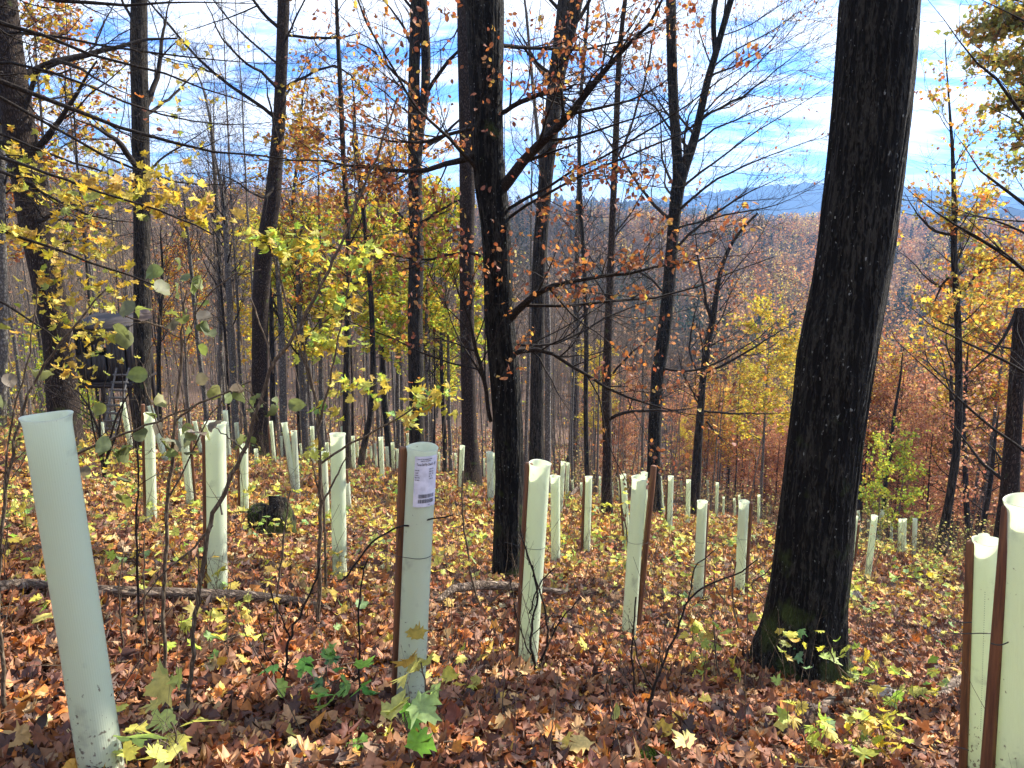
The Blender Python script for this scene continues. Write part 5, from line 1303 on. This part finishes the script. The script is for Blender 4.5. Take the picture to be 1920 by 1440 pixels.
def lump(name, label, cat, px, py, wpx, hpx, m_, seed, moss=None, dpx=None):
    b = hit(px, py); g = np.random.default_rng(seed)
    b[2] = float(terrain(b[0], b[1]))
    e = thing(name, label, cat, b)
    W, Hh = wide(wpx, b[1]) * (1.15 if cat == 'stone' else 1), wide(hpx, b[1]) * (2.0 if cat == 'stone' else 1); D = W * .7
    nu, nv = 48, 22
    V = []
    for j in range(nv):
        v = j / (nv - 1); th = v * math.pi / 2
        for i in range(nu):
            a = i * 2 * math.pi / nu
            k = (1 - .35 * v ** 3) if cat == "stump" else math.cos(th) ** .7
            if cat == "stump" and v > .93: k *= max(0.02, (1 - v) / .07)
            f = 1 + (.5 if cat == 'stump' else 1.1) * (fbm(math.cos(a) * 1.6 + seed, math.sin(a) * 1.6 + v * 2.2, 4, seed) - .5)
            z = (min(v / .93, 1) * (.72 + .5 * max(0, math.cos(a + .3)) ** 2) if cat == "stump" else math.sin(th)) * (1 + .5 * (fbm(math.cos(a) * 1.3, math.sin(a) * 1.3, 3, seed + 2) - .5))
            V.append((W / 2 * k * f * math.cos(a), D / 2 * k * f * math.sin(a), Hh * z - .04))
    q = [[j * nu + i, j * nu + (i + 1) % nu, (j + 1) * nu + (i + 1) % nu, (j + 1) * nu + i] for j in range(nv - 1) for i in range(nu)]
    mb = MB(); mb.add(V, q); obj("body" if cat != "stump" else "wood", mb.mesh("body"), m_, e)
    if moss:
        V = np.array(V); top = V[V[:, 2] > np.quantile(V[:, 2], .55)]
        if cat == 'stump': top = top[top[:, 0] < -W * .08]
        n = moss
        p = top[g.integers(0, len(top), n)] + g.normal(size=(n, 3)) * np.array([.015, .015, .004])
        C = np.stack([p, p + g.normal(size=(n, 3)) * .006 + [0, 0, .012], p + g.normal(size=(n, 3)) * .012 + [0, 0, .02]], 1)
        mm = MB(); V2, q2 = tubes(C, np.full((n, 3), .0022) * np.array([1, .8, .3]), 3); mm.add(V2, q2); obj("moss", mm.mesh("moss"), M_MOSS, e)
    return e
lump("tree_stump", "dark rotten tree stump with green moss on its left shoulder", "stump", 507, 1000, 96, 78, M_BARK, 3, 420)
lump("mossy_stone", "dark stone capped with bright moss, right of the big fallen maple leaf", "stone", 1205, 1436, 130, 15, M_OAK, 5, 1500)
lump("pale_stone", "pale flat stone among yellow leaves right of the oak roots", "stone", 1666, 1318, 62, 22, M_STONE, 7)
lump("mossy_stone", "small mossy mound at the bottom edge below the oak", "stone", 1296, 1436, 60, 9, M_OAK, 9, 500)
lump("pale_stone", "small grey stone in the ground cover just behind the right side of the big oak", "stone", 1602, 1128, 26, 14, M_STONE, 11)
# one very large yellow maple leaf lying in front
def big_leaf(label, px, py, s, c, seed, tilt=.25):
    g = np.random.default_rng(seed); b = hit(px, py); mb = MB()
    leaves(mb, np.array([[0, 0, .035]]), s, np.array([c]), 'maple', .2, 'flat', g, tilt, 5)
    o = obj("fallen_leaf", mb.mesh("fallen_leaf", False), M_LITTER); o.location = (b * .955).tolist(); o['label'] = label; o['category'] = "leaf"
for a_ in (("largest golden maple leaf lying flat at the bottom, left of the mossy stone", 1105, 1415, .17, (.68,.46,.13), 1), ("yellow maple leaf standing on edge at the bottom, right of the mossy stone", 1300, 1410, .11, (.75,.65,.2), 2),
           ("ragged brown yellow leaf stuck low on the biggest tube", 183, 1432, .06, (.45,.27,.06), 3), ("bright yellow leaf lying between the fallen branch and the biggest tube", 84, 1165, .11, (.72,.58,.12), 4)):
    big_leaf(*a_[:1], *a_[1:])
# the yellow leaf caught on the label tube
g_ = np.random.default_rng(9); mb = MB()
TV, TF = mk_leaf('maple', g_, .12)
pL = at(776, 1205, b_l[1] - .10)
mb.add((TV - [0, .5, 0]) @ np.array([[1, 0, 0], [0, -.2, .98], [0, -.98, -.2]]) * .10, TF, (.62, .47, .10))
o = obj("caught_leaf", mb.mesh("caught_leaf", False), M_LEAF); o.location = at(781, 1182, b_l[1] - .088).tolist(); o['label'] = "yellow maple leaf clinging to the label tube halfway up"; o['category'] = "leaf"

# ------------------------------------------------------------------ the wooden hide with its ladder
def hide():
    Y = 21.0; c = at(197, 790, Y); c[2] = float(terrain(c[0], c[1]))
    e = thing("hunting_hide", "dark wooden raised hide with a ladder, half hidden by twigs at the left", "hunting hide", c)
    z0 = at(197, 716, Y)[2] - c[2]; z1 = at(197, 612, Y)[2] - c[2]; W = wide(108, Y); D = 1.5
    x0, x1 = -W / 2, W / 2
    def boards(name, m_, xa, xb, ya, yb, za, zb, nb, parent=e):
        mb = MB(); 
        for k in range(nb):
            t0, t1 = k / nb, (k + 1) / nb
            if abs(xb - xa) > abs(yb - ya):
                mb.box(((xa + (xb - xa) * (t0 + t1) / 2), (ya + yb) / 2 + (.006 if k % 2 else 0), (za + zb) / 2), (abs(xb - xa) / nb - .008, .022, zb - za))
            else:
                mb.box(((xa + xb) / 2 + (.006 if k % 2 else 0), ya + (yb - ya) * (t0 + t1) / 2, (za + zb) / 2), (.022, abs(yb - ya) / nb - .008, zb - za))
        return obj(name, mb.mesh(name, False), m_, parent)
    hm = z0 + (z1 - z0) * .48
    boards("wall", M_HIDE, x0, x0 + W * .36, 0, 0, z0, hm, 5)
    boards("wall", M_HIDE, x0, x0 + W * .30, .01, .01, hm + .45, z1, 4)
    boards("wall", M_HIDE2, x0 + W * .38, x0 + W * .62, 0, 0, z0 + .05, hm, 3)
    boards("wall", M_HIDE2, x0 + W * .38, x0 + W * .62, .01, .01, hm + .3, z1 - .1, 3)
    d = boards("door", M_HIDE2, x0 + W * .66, x1 - .05, -.02, -.02, z0, z1 - .42, 4)
    w = MB(); w.box((x0 + W * .82, -.035, z1 - .28), (W * .28, .02, .05)); w.box((x0 + W * .82, -.035, z1 - .10), (W * .28, .02, .04)); w.box((x0 + W * .69, -.035, z1 - .19), (.04, .02, .22)); w.box((x1 - .07, -.035, z1 - .19), (.04, .02, .22))
    obj("window_frame", w.mesh("window_frame", False), M_HIDE2, e)
    boards("wall", M_HIDE, x0, x0, 0, D, z0, z1, 8); boards("wall", M_HIDE, x1, x1, 0, D, z0, z1, 8)
    boards("wall", M_HIDE, x0, x1, D, D, z0, hm, 9)
    r = MB(); R = np.array([[1, 0, 0], [0, .985, -.17], [0, .17, .985]]); r.box((0, D / 2, z1 + .06), (W + .06, D + .1, .04), R); obj("roof", r.mesh("roof", False), M_HIDE, e)
    f = MB(); f.box((0, D / 2, z0 - .05), (W + .1, D + .1, .06)); f.box((0, -.03, z0 - .12), (W + .2, .06, .1)); obj("floor_deck", f.mesh("floor_deck", False), M_HIDE, e)
    for x, y in ((x0 + .05, .05), (x1 - .05, .05), (x0 + .05, D - .05), (x1 - .05, D - .05)):
        zb = float(terrain(c[0] + x, c[1] + y)) - c[2] - .1
        l = MB(); V, q = tubes(np.array([[(x * 1.12, y, zb), (x, y, z0)]]), np.array([[.06, .055]]), 8); l.add(V, q); obj("leg", l.mesh("leg"), M_HIDE, e)
    xl = at(243, 800, Y)[0] - c[0]
    for s in (-.17, .17):
        l = MB(); yb = -1.2; zb = float(terrain(c[0] + xl, c[1] + yb)) - c[2]
        V, q = tubes(np.array([[(xl + s, yb, zb), (xl + s, -.06, z0 + .4)]]), np.array([[.03, .028]]), 8); l.add(V, q); obj("ladder_rail", l.mesh("ladder_rail"), M_RUNG, e)
    for k in range(9):
        t = (k + .6) / 9; yb = -1.2
        l = MB(); z = (zb) * (1 - t) + (z0 + .3) * t; y = yb * (1 - t) - .1 * t - .03
        l.box((xl, y, z), (.46, .035, .06)); obj("rung", l.mesh("rung", False), M_RUNG, e)
hide()

# ------------------------------------------------------------------ the wood beyond: a few kinds of tree, copied one by one
def proto(seed, h, r, n1, n2, n3, l1, l2, l3, t0, leaf=None, nleaf=0, up1=.12, ang=.8, m_=None, m_t=None, flat=0., lean=.02):
    g = np.random.default_rng(seed)
    K = 14; z = np.linspace(-.15, h, K)
    P = np.stack([np.cumsum(g.normal(size=K)) * lean * h / 14, np.cumsum(g.normal(size=K)) * lean * h / 14, z], -1); P[:, :2] -= P[0, :2]
    R = r * (1 - .85 * np.linspace(0, 1, K) ** 1.1); R[0] *= 1.3
    V, q = tubes(P[None], R[None], 8); tb = MB(); tb.add(V, q)
    A, ra = grow(P[None], R[None], n1, t0, .99, l1, .3, ang, .2, K=7, up=up1, wob=.1, rf=.4, rmin=.008, g=g, flat=flat, lt=.55)
    B, rb = grow(A, ra, n2, .15, .98, l2, .3, .7, .2, K=5, up=up1 * .4, wob=.12, rf=.5, rmin=.005, g=g, flat=flat)
    C, rc = grow(B, rb, n3, .15, 1., l3, .3, .7, .25, K=4, up=.03, wob=.12, rf=.6, rmin=.0032, g=g, flat=flat)
    w = MB()
    for a, b_, k in ((A, ra, 4), (B, rb, 3), (C, rc, 3)):
        V, q = tubes(a, b_, k); w.add(V, q)
    out = [("trunk", tb.mesh("trunk"), m_ or M_GREYB), ("branches", w.mesh("branches"), m_t or M_TWIGG)]
    if leaf:
        kind, cols, probs, s0, s1 = leaf; lm = MB(); N = nleaf
        par = g.integers(0, len(C), N); t = g.random(N) * 2.999; i0 = t.astype(int); w_ = (t - i0)[:, None]
        p = C[par, i0] * (1 - w_) + C[par, i0 + 1] * w_ + g.normal(size=(N, 3)) * .05
        leaves(lm, p, g.uniform(s0, s1, N), palette(N, cols, probs, .25, g), kind, .3, 'flat' if flat > .3 else 'hang', g, .6, 5)
        out.append(("foliage", lm.mesh("foliage", False), M_FARLEAF))
    for n_, me, mm in out: me.materials.append(mm)
    return out
def place(pr, name, label, x, y, s, group, rz=None, g=random.Random(1), sxy=None):
    z = float(terrain(x, y))
    e = thing(name, label, "tree", (x, y, z), group)
    e.rotation_euler = (g.uniform(-.03, .03), g.uniform(-.03, .03), g.uniform(0, 6.28) if rz is None else rz)
    k = sxy or s; e.scale = (k, k, s)
    for n_, me, mm in pr:
        o = bpy.data.objects.new(n_, me); COL.objects.link(o); o.parent = e
    return e
POLE = [proto(200 + k, 17, .075, 26, 5, 4, 2.6, 1.1, .55, .38, up1=.16, ang=.75, lean=.02, m_=M_GREYB if k != 2 else M_BARK) for k in range(5)]
BIGB = [proto(210 + k, 20, .17, 34, 6, 5, 4.2, 1.7, .8, .35, up1=.12, ang=.85, lean=.015, m_=M_GREYB if k else M_BARK, m_t=M_TWIG) for k in range(2)]
YGT = [proto(220 + k, 11, .09, 34, 5, 4, 2.4, 1.0, .5, .45, ('quad', YGR + YEL[:2], YGRP + YELP[:2], .12, .2), 7000, up1=.03, ang=1.1, flat=.5) for k in range(2)]
YET = [proto(225 + k, 12, .10, 34, 5, 4, 2.5, 1.0, .5, .38, ('quad', YEL, YELP, .10, .18), 5000, up1=.04, ang=1.05, flat=.5) for k in range(2)]
ORT = [proto(230 + k, 12, .10, 34, 5, 4, 2.5, 1.0, .5, .40, ('quad', ORG + YEL[:3] + BEE, ORGP + YELP[:3] + BEEP, .09, .15), 3800, up1=.04, ang=1.05, flat=.5) for k in range(2)]
YGB = [proto(250, 9, .06, 30, 4, 4, 2.6, 1.1, .5, .06, ('quad', YGR, YGRP, .16, .26), 1500, up1=.08, ang=.9, flat=.2, lean=.06), proto(251, 9, .06, 26, 4, 4, 2.8, 1.2, .5, .06, ('quad', YGR, YGRP, .16, .26), 1200, up1=.08, ang=.9, flat=.2, lean=.06)]
RUT = [proto(240 + k, 9, .07, 36, 5, 4, 2.2, .9, .45, .10, ('quad', RUS, RUSP, .07, .125), 5200, up1=.02, ang=1.25, flat=.6, m_=M_BARK, m_t=M_TWIG) for k in range(3)]
RR_ = random.Random(8)
MARKS = [(20, "the left edge"), (75, "the far left trunk"), (265, "the yellow leaved trunk"), (500, "the thick dark footed trunk"), (645, "the orange leaved stem"), (780, "the double trunk"), (930, "the forked oak"), (1015, "the slanting trunk"), (1145, "the thin reddish trunk"), (1260, "the mossy forked trunk"), (1540, "the big oak"), (1795, "the slender yellow tree"), (1915, "the right edge")]
ORD = "first second third fourth fifth sixth seventh eighth ninth tenth eleventh twelfth thirteenth fourteenth fifteenth sixteenth seventeenth eighteenth nineteenth twentieth".split()
ROWS = []
def put(pr, name, what, px, Y, s, group, sxy=None):
    e = place(pr, name, "", Xat(px, Y), Y, s, group, sxy=sxy)
    ROWS.append((what, px, Y, e))
def name_rows():
    bins = {}
    for what, px, Y, e in ROWS:
        k = sum(px > m for m, _ in MARKS)
        bins.setdefault((what, k), []).append((px, Y, e))
    for (what, k), L in bins.items():
        L.sort(key=lambda q: q[0])
        for i, (px, Y, e) in enumerate(L):
            w = what if len(L) == 1 else what + " " + (ORD[i] if i < 20 else "twenty" + ORD[i - 20]) + " from left"
            if k == 0: e['label'] = w + ", hidden beyond " + MARKS[0][1]
            elif k == len(MARKS): e['label'] = w + ", beyond " + MARKS[-1][1]
            else: e['label'] = w + ", right of " + MARKS[k - 1][1]
def Xat(px, Y): return float(at(px, 500, Y)[0])
for k in range(180):
    Y = RR_.uniform(29, 100); px = RR_.uniform(-150, 1290)
    pr = POLE[RR_.randrange(5)]
    s = RR_.uniform(.75, 1.15) * (1 if px < 1000 else .8)
    put(pr, "pole_beech", "thin bare background pole" if Y < 62 else "faint distant bare pole", px, Y, s, "thin bare trunks in the wood behind the planting", sxy=s * RR_.uniform(.7, 1.3))
for k in range(11):
    Y = RR_.uniform(48, 95); px = RR_.uniform(-100, 1150)
    put(BIGB[k % 2], "tall_beech", "tall bare background beech", px, Y, RR_.uniform(.8, 1.15), "tall bare beeches in the wood behind")
for k in range(46):
    Y = RR_.uniform(40, 120); px = RR_.uniform(1240, 2150)
    s = RR_.uniform(.5, .8)
    put(POLE[RR_.randrange(5)], "pole_beech", "low bare tree in the hollow", px, Y, s, "low bare trees in the hollow on the right")
for lab, px, Y, s, pr in (
    ("yellow green tree glowing left of the thin stem with orange leaves", 570, 37, 1.0, YGT[0]), ("brightest yellow green tree, left of the double trunk", 700, 31, .95, YGT[1]),
    ("yellow green tree between the double trunk and the reddish grey trunk", 840, 34, 1.1, YGT[0]), ("low yellow green tree right behind the double trunk foot", 800, 42, .8, YGT[1]),
    ("pale yellow tree behind the thick dark footed trunk", 505, 44, 1.1, YET[0]), ("orange tree rising behind the double trunk", 735, 36, 1.25, ORT[0]), ("orange tree top left of the thin stem with orange leaves", 590, 33, 1.2, ORT[1]),
    ("small orange tree right of the yellow leaved trunk by the hide", 330, 38, .8, ORT[0]), ("dark russet tree against the sky behind the far left trunk", 95, 34, 1.5, ORT[1]),
    ("golden olive tree directly left of the big oak, low in the hollow", 1455, 36, .85, YET[1]), ("second golden tree left of the big oak, farther down", 1400, 55, .9, YET[0]),
    ("pale gold rounded tree top left of the big oak on the skyline of the hollow", 1490, 88, 1.35, YET[0]), ("pale gold rounded tree top right of the big oak", 1700, 85, 1.3, YET[1]),
    ("orange tree at the right edge above the snag", 1905, 30, 1.05, ORT[1]), ("yellow orange tree between the slender yellow tree and the right edge", 1850, 36, 1.15, YET[1]),
    ("yellow green bush tree right of the big oak", 1735, 26, .42, YGB[1]), ("small yellow green bush beside it in the right undergrowth", 1690, 24, .36, YGB[0]),
    ("green yellow tree behind the tilted tubes at the left", 150, 27, .40, YGB[0]), ("green bushy shrub right behind the biggest tube", 60, 20, .30, YGB[1])):
    place(pr, "autumn_tree", lab, Xat(px, Y), Y, s, None)
for k in range(110):
    Y = RR_.uniform(26, 105); px = RR_.uniform(1290, 2100) if k % 6 else RR_.uniform(1100, 1350)
    if px < 1560: Y = max(Y, 42) + 8
    s = RR_.uniform(.6, 1.0) * (1 if Y > 38 else .7)
    pr = RUT[RR_.randrange(3)] if RR_.random() < .75 else (ORT if RR_.random() < .6 else YET)[RR_.randrange(2)]
    put(pr, "russet_beech", ("near russet beech" if Y < 45 else "far russet beech") if pr in RUT else "orange or golden beech", px, Y, s * (.8 if pr not in RUT else 1), "young russet beeches in the hollow on the right")
for k in range(7):
    Y = RR_.uniform(44, 85); px = RR_.uniform(-120, 560)
    put((ORT if k % 3 else YET)[k % 2], "understory_maple", "small orange tree in the dim wood" if k % 3 else "small yellow tree in the dim wood", px, Y, RR_.uniform(.35, .6), "small coloured trees in the wood on the left")
for k in range(62):
    Y = RR_.uniform(30, 78); px = RR_.uniform(1330, 1560) if k % 4 == 0 else RR_.uniform(1600, 2050)
    s = RR_.uniform(.8, 1.25) * (1 if px > 1600 else .8)
    if px < 1600: Y += 18
    pr = RUT[RR_.randrange(3)] if k % 5 else ORT[RR_.randrange(2)]
    put(pr, "russet_beech", "tall russet beech" if k % 5 else "tall orange beech", px, Y, s * (.85 if k % 5 == 0 else 1), "young russet beeches in the hollow on the right")
name_rows()

# ------------------------------------------------------------------ the far wood covering the opposite slopes: one mass
def pole_wood():
    """the crowd of saplings no one could count between the far trunks"""
    g = np.random.default_rng(123); n = 1900
    Y = np.sqrt(g.random(n) * (120 ** 2 - 30 ** 2) + 30 ** 2); X = g.uniform(-.80, .80, n) * Y
    kk = (X / Y < .25) | (g.random(n) < .45); X, Y = X[kk], Y[kk]; n = len(X)
    h = g.uniform(3, 11, n) * np.where(X / Y > .25, .6, 1); K = 6
    C = np.zeros((n, K, 3)); C[:, 0] = ground_at(X, Y, -.1); D = norm(np.stack([g.normal(size=n) * .07, g.normal(size=n) * .07, np.ones(n)], -1))
    for j in range(1, K):
        D = norm(D + .05 * g.normal(size=(n, 3))); C[:, j] = C[:, j - 1] + D * (h / (K - 1))[:, None]
    R0 = g.uniform(.012, .045, n)[:, None] * np.linspace(1, .3, K)[None]
    mb = MB(); V, q = tubes(C, R0, 5); mb.add(V, q)
    C1, r1 = grow(C, R0, 9, .25, .98, 1.5, .35, .8, .2, K=4, up=.1, wob=.12, rf=.45, rmin=.007, g=g); V, q = tubes(C1, r1, 3); mb.add(V, q)
    C2, r2 = grow(C1, r1, 4, .2, .98, .7, .35, .7, .2, K=3, up=.05, wob=.12, rf=.6, rmin=.005, g=g); V, q = tubes(C2, r2, 3); mb.add(V, q)
    obj("sapling_thicket", mb.mesh("sapling_thicket"), M_TWIGG, kind="stuff")
    lf = MB(); N = 8000; par = g.integers(0, len(C2), N); p = C2[par, 2] + g.normal(size=(N, 3)) * .1
    leaves(lf, p, g.uniform(.10, .18, N), palette(N, ORG + YEL + RUS, [1.2] * 5 + [1.2] * 5 + [1] * 5, .25, g) * .9, 'quad', .3, 'flat', g, .6, 5)
    obj("thicket_leaves", lf.mesh("thicket_leaves", False), M_FARLEAF, kind="stuff")
pole_wood()
def far_wood():
    g = np.random.default_rng(99)
    N = 15000
    th = g.uniform(-.80, .80, N); r = np.exp(g.uniform(math.log(95), math.log(760), N))
    r = 95 + (760 - 95) * g.random(N) ** .95
    x, y = r * np.sin(th), r * np.cos(th); z = terrain(x, y)
    s = g.uniform(.7, 1.2, N)
    zone = fbm(x * .012, y * .012, 3, 31); right = np.clip((x / y - .05) * 2.2, 0, 1)
    wood = MB(); lm = MB()
    # trunks and a haze of branches
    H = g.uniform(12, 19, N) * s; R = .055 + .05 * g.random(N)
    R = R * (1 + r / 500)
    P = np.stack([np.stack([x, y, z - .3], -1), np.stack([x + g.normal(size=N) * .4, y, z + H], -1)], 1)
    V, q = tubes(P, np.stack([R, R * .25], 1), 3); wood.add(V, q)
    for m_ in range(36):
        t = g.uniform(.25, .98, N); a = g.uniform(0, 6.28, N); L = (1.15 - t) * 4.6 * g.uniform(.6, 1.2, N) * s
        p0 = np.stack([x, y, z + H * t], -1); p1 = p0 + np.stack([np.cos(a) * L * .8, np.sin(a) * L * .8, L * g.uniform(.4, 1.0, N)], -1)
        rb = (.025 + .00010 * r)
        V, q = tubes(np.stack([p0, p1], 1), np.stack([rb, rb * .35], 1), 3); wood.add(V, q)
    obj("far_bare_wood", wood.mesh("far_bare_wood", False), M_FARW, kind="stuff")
    kinds = [((.20,.17,.16), .0), ]
    pal = np.array([(.42,.24,.12), (.54,.23,.08), (.64,.40,.10), (.40,.25,.15), (.58,.45,.13), (.030,.055,.040)])
    u = g.random(N)
    w_leaf = np.clip(.16 + .85 * right + 1.2 * (zone - .5), .1, .95)
    has = u < w_leaf
    con = (fbm(x * .03, y * .03, 2, 55) > .66) & (g.random(N) < .8)
    zz = fbm(x * .05 + 7, y * .05, 2, 61); ki = g.choice(5, N, p=[.38, .28, .07, .22, .05]); ki[(zz > .62)] = g.choice([2, 4, 1], (zz > .62).sum()); ki[con] = 5; has |= con
    idx = np.where(has)[0]
    per = 80
    par = np.repeat(idx, per); n = len(par)
    t = g.uniform(.22, 1.02, n); conif = ki[par] == 5
    rad = np.where(conif, (1.03 - t) * 3.0, 3.0 * np.sqrt(np.clip(1 - ((t - .62) / .45) ** 2, .02, 1))) * s[par]
    a = g.uniform(0, 6.28, n); rr = rad * np.sqrt(g.random(n))
    pos = np.stack([x[par] + rr * np.cos(a), y[par] + rr * np.sin(a), z[par] + H[par] * t], -1)
    c = pal[ki[par]] * np.exp(.22 * g.normal(size=(n, 1)))
    leaves(lm, pos, g.uniform(.28, .62, n) * (1 + r[par] / 600), c, 'quad', .3, 'flat', g, .8, 4)
    obj("far_leafy_wood", lm.mesh("far_leafy_wood", False), M_FARLEAF, kind="stuff")
far_wood()

# ------------------------------------------------------------------ ground cover: seedlings, thin stems, brushwood
def ground_cover():
    g = np.random.default_rng(77)
    st = MB(); lf = MB()
    # maple seedlings with a few level leaves
    n = 2300
    X, Y = wedge(n, 3.0, 24, pad=.5, g=g)
    d = fbm(X * .45, Y * .45, 3, 41)
    keep = ((d > .50) | (g.random(n) < .14)) & (g.random(n) < np.clip(1.5 - Y / 18, .25, 1)); X, Y = X[keep], Y[keep]; n = len(X)
    tb = np.array(TUBES_AT)
    P = ground_at(X, Y); h = g.uniform(.10, .42, n)
    top = P + np.stack([g.normal(size=n) * .05, g.normal(size=n) * .05, h], -1)
    mid = (P + top) / 2 + g.normal(size=(n, 3)) * .012
    V, q = tubes(np.stack([P, mid, top], 1), np.full((n, 3), .0016), 4); st.add(V, q)
    k = 6; par = np.repeat(np.arange(n), k)
    off = g.normal(size=(n * k, 3)) * np.array([.065, .065, .05])
    pos = top[par] + off - np.array([0, 0, .03])
    sel = g.random(n * k) < .8
    near = np.clip(1.2 - Y[par] / 18, .4, 1)
    pos = pos[sel]; N = len(pos); par = par[sel]
    cols = palette(N, YGR + YEL[:3] + [(.26, .40, .12)], YGRP + YELP[:3] + [2], .2, g)
    V, q = tubes(np.stack([top[par], (top[par] + pos) / 2 + [0, 0, .01], pos], 1), np.full((N, 3), .0009), 3); st.add(V, q)
    nr = Y[par] < 9
    leaves(lf, pos[nr], g.uniform(.045, .085, nr.sum()), cols[nr], 'maple', .25, 'flat', g, .45)
    leaves(lf, pos[~nr], g.uniform(.07, .12, (~nr).sum()), cols[~nr], 'maplo', .25, 'flat', g, .45)
    obj("maple_seedlings", lf.mesh("maple_seedlings", False), M_LEAF, kind="stuff")
    # wiry bare stems everywhere
    def stems(n, y0, y1, h0, h1, rad, bend, half=.78, cond=None, twn=3, sides=3):
        X, Y = wedge(n, y0, y1, half=half, g=g)
        if cond is not None: kk = cond(X, Y); X, Y = X[kk], Y[kk]
        n = len(X); P0 = ground_at(X, Y, -.02); hh = g.uniform(h0, h1, n)
        K = 6; C = np.zeros((n, K, 3)); C[:, 0] = P0; D = norm(np.stack([g.normal(size=n) * .25, g.normal(size=n) * .25, np.ones(n)], -1))
        for j in range(1, K):
            D = norm(D + bend * g.normal(size=(n, 3))); C[:, j] = C[:, j - 1] + D * (hh / (K - 1))[:, None]
        R0 = rad * g.uniform(.6, 1.4, n)[:, None] * np.linspace(1, .4, K)[None]
        V, q = tubes(C, R0, 4); st.add(V, q)
        if twn:
            C2, r2 = grow(C, R0, twn, .3, .98, (h0 + h1) * .14, .4, .6, .2, K=4, up=.1, wob=.15, rf=.6, rmin=rad * .25, g=g)
            V, q = tubes(C2, r2, sides); st.add(V, q)
            return C2
        return C
    # fallen sticks
    n = 2600; X, Y = wedge(n, 1.5, 14, pad=.8, g=g); a = g.uniform(0, 6.28, n); L = g.uniform(.08, .45, n)
    P0 = ground_at(X, Y, .05 + .03 * g.random()); X1, Y1 = X + L * np.cos(a), Y + L * np.sin(a); P2 = ground_at(X1, Y1, .05); P2[:, 2] += g.uniform(-.03, .05, n)
    Pm = (P0 + P2) / 2 + g.normal(size=(n, 3)) * .015
    V, q = tubes(np.stack([P0, Pm, P2], 1), g.uniform(.0012, .0045, n)[:, None] * np.array([[1, .8, .5]]), 4); st.add(V, q)
    stems(620, 2.2, 8, .25, .9, .0022, .10)
    stems(2400, 8, 24, .4, 1.4, .0032, .10)
    C2 = stems(5200, 27, 66, .7, 2.4, .006, .10, cond=lambda X, Y: (X / Y > .05) | (g.random(len(X)) < .3))
    C3 = stems(2600, 11, 28, .5, 1.5, .0038, .12, half=.78, cond=lambda X, Y: X / Y > .46)
    obj("wiry_stems", st.mesh("wiry_stems"), M_SAP, kind="stuff")
    lb = MB()
    for C, frac, s0, s1 in ((C2, .45, .06, .12), (C3, .6, .035, .065)):
        m_ = g.random(len(C)) < frac; p = C[m_][:, -1] + g.normal(size=(m_.sum(), 3)) * .04
        p = np.concatenate([p, C[m_][:, 2]]); N = len(p)
        leaves(lb, p, g.uniform(s0, s1, N), palette(N, [(.55,.46,.14), (.50,.50,.14), (.42,.27,.12), (.60,.42,.18), (.30,.34,.10)], [3, 2, 2, 2, 1.5], .2, g), 'quad', .3, 'flat', g, .6, 5)
    obj("brushwood_leaves", lb.mesh("brushwood_leaves", False), M_FARLEAF, kind="stuff")
ground_cover()

# ------------------------------------------------------------------ the air
def haze():
    m, n, l = mat("haze_air")
    out = n.new("ShaderNodeOutputMaterial"); v = n.new("ShaderNodeVolumePrincipled")
    v.inputs['Color'].default_value = (.24, .50, 1.0, 1); v.inputs['Density'].default_value = 0.00022; v.inputs['Anisotropy'].default_value = .25
    l.new(v.outputs[0], out.inputs['Volume'])
    mb = MB(); mb.box((0, 1500, 150), (9600, 8000, 420))
    o = obj("haze", mb.mesh("haze", False), m, kind="stuff")
haze()
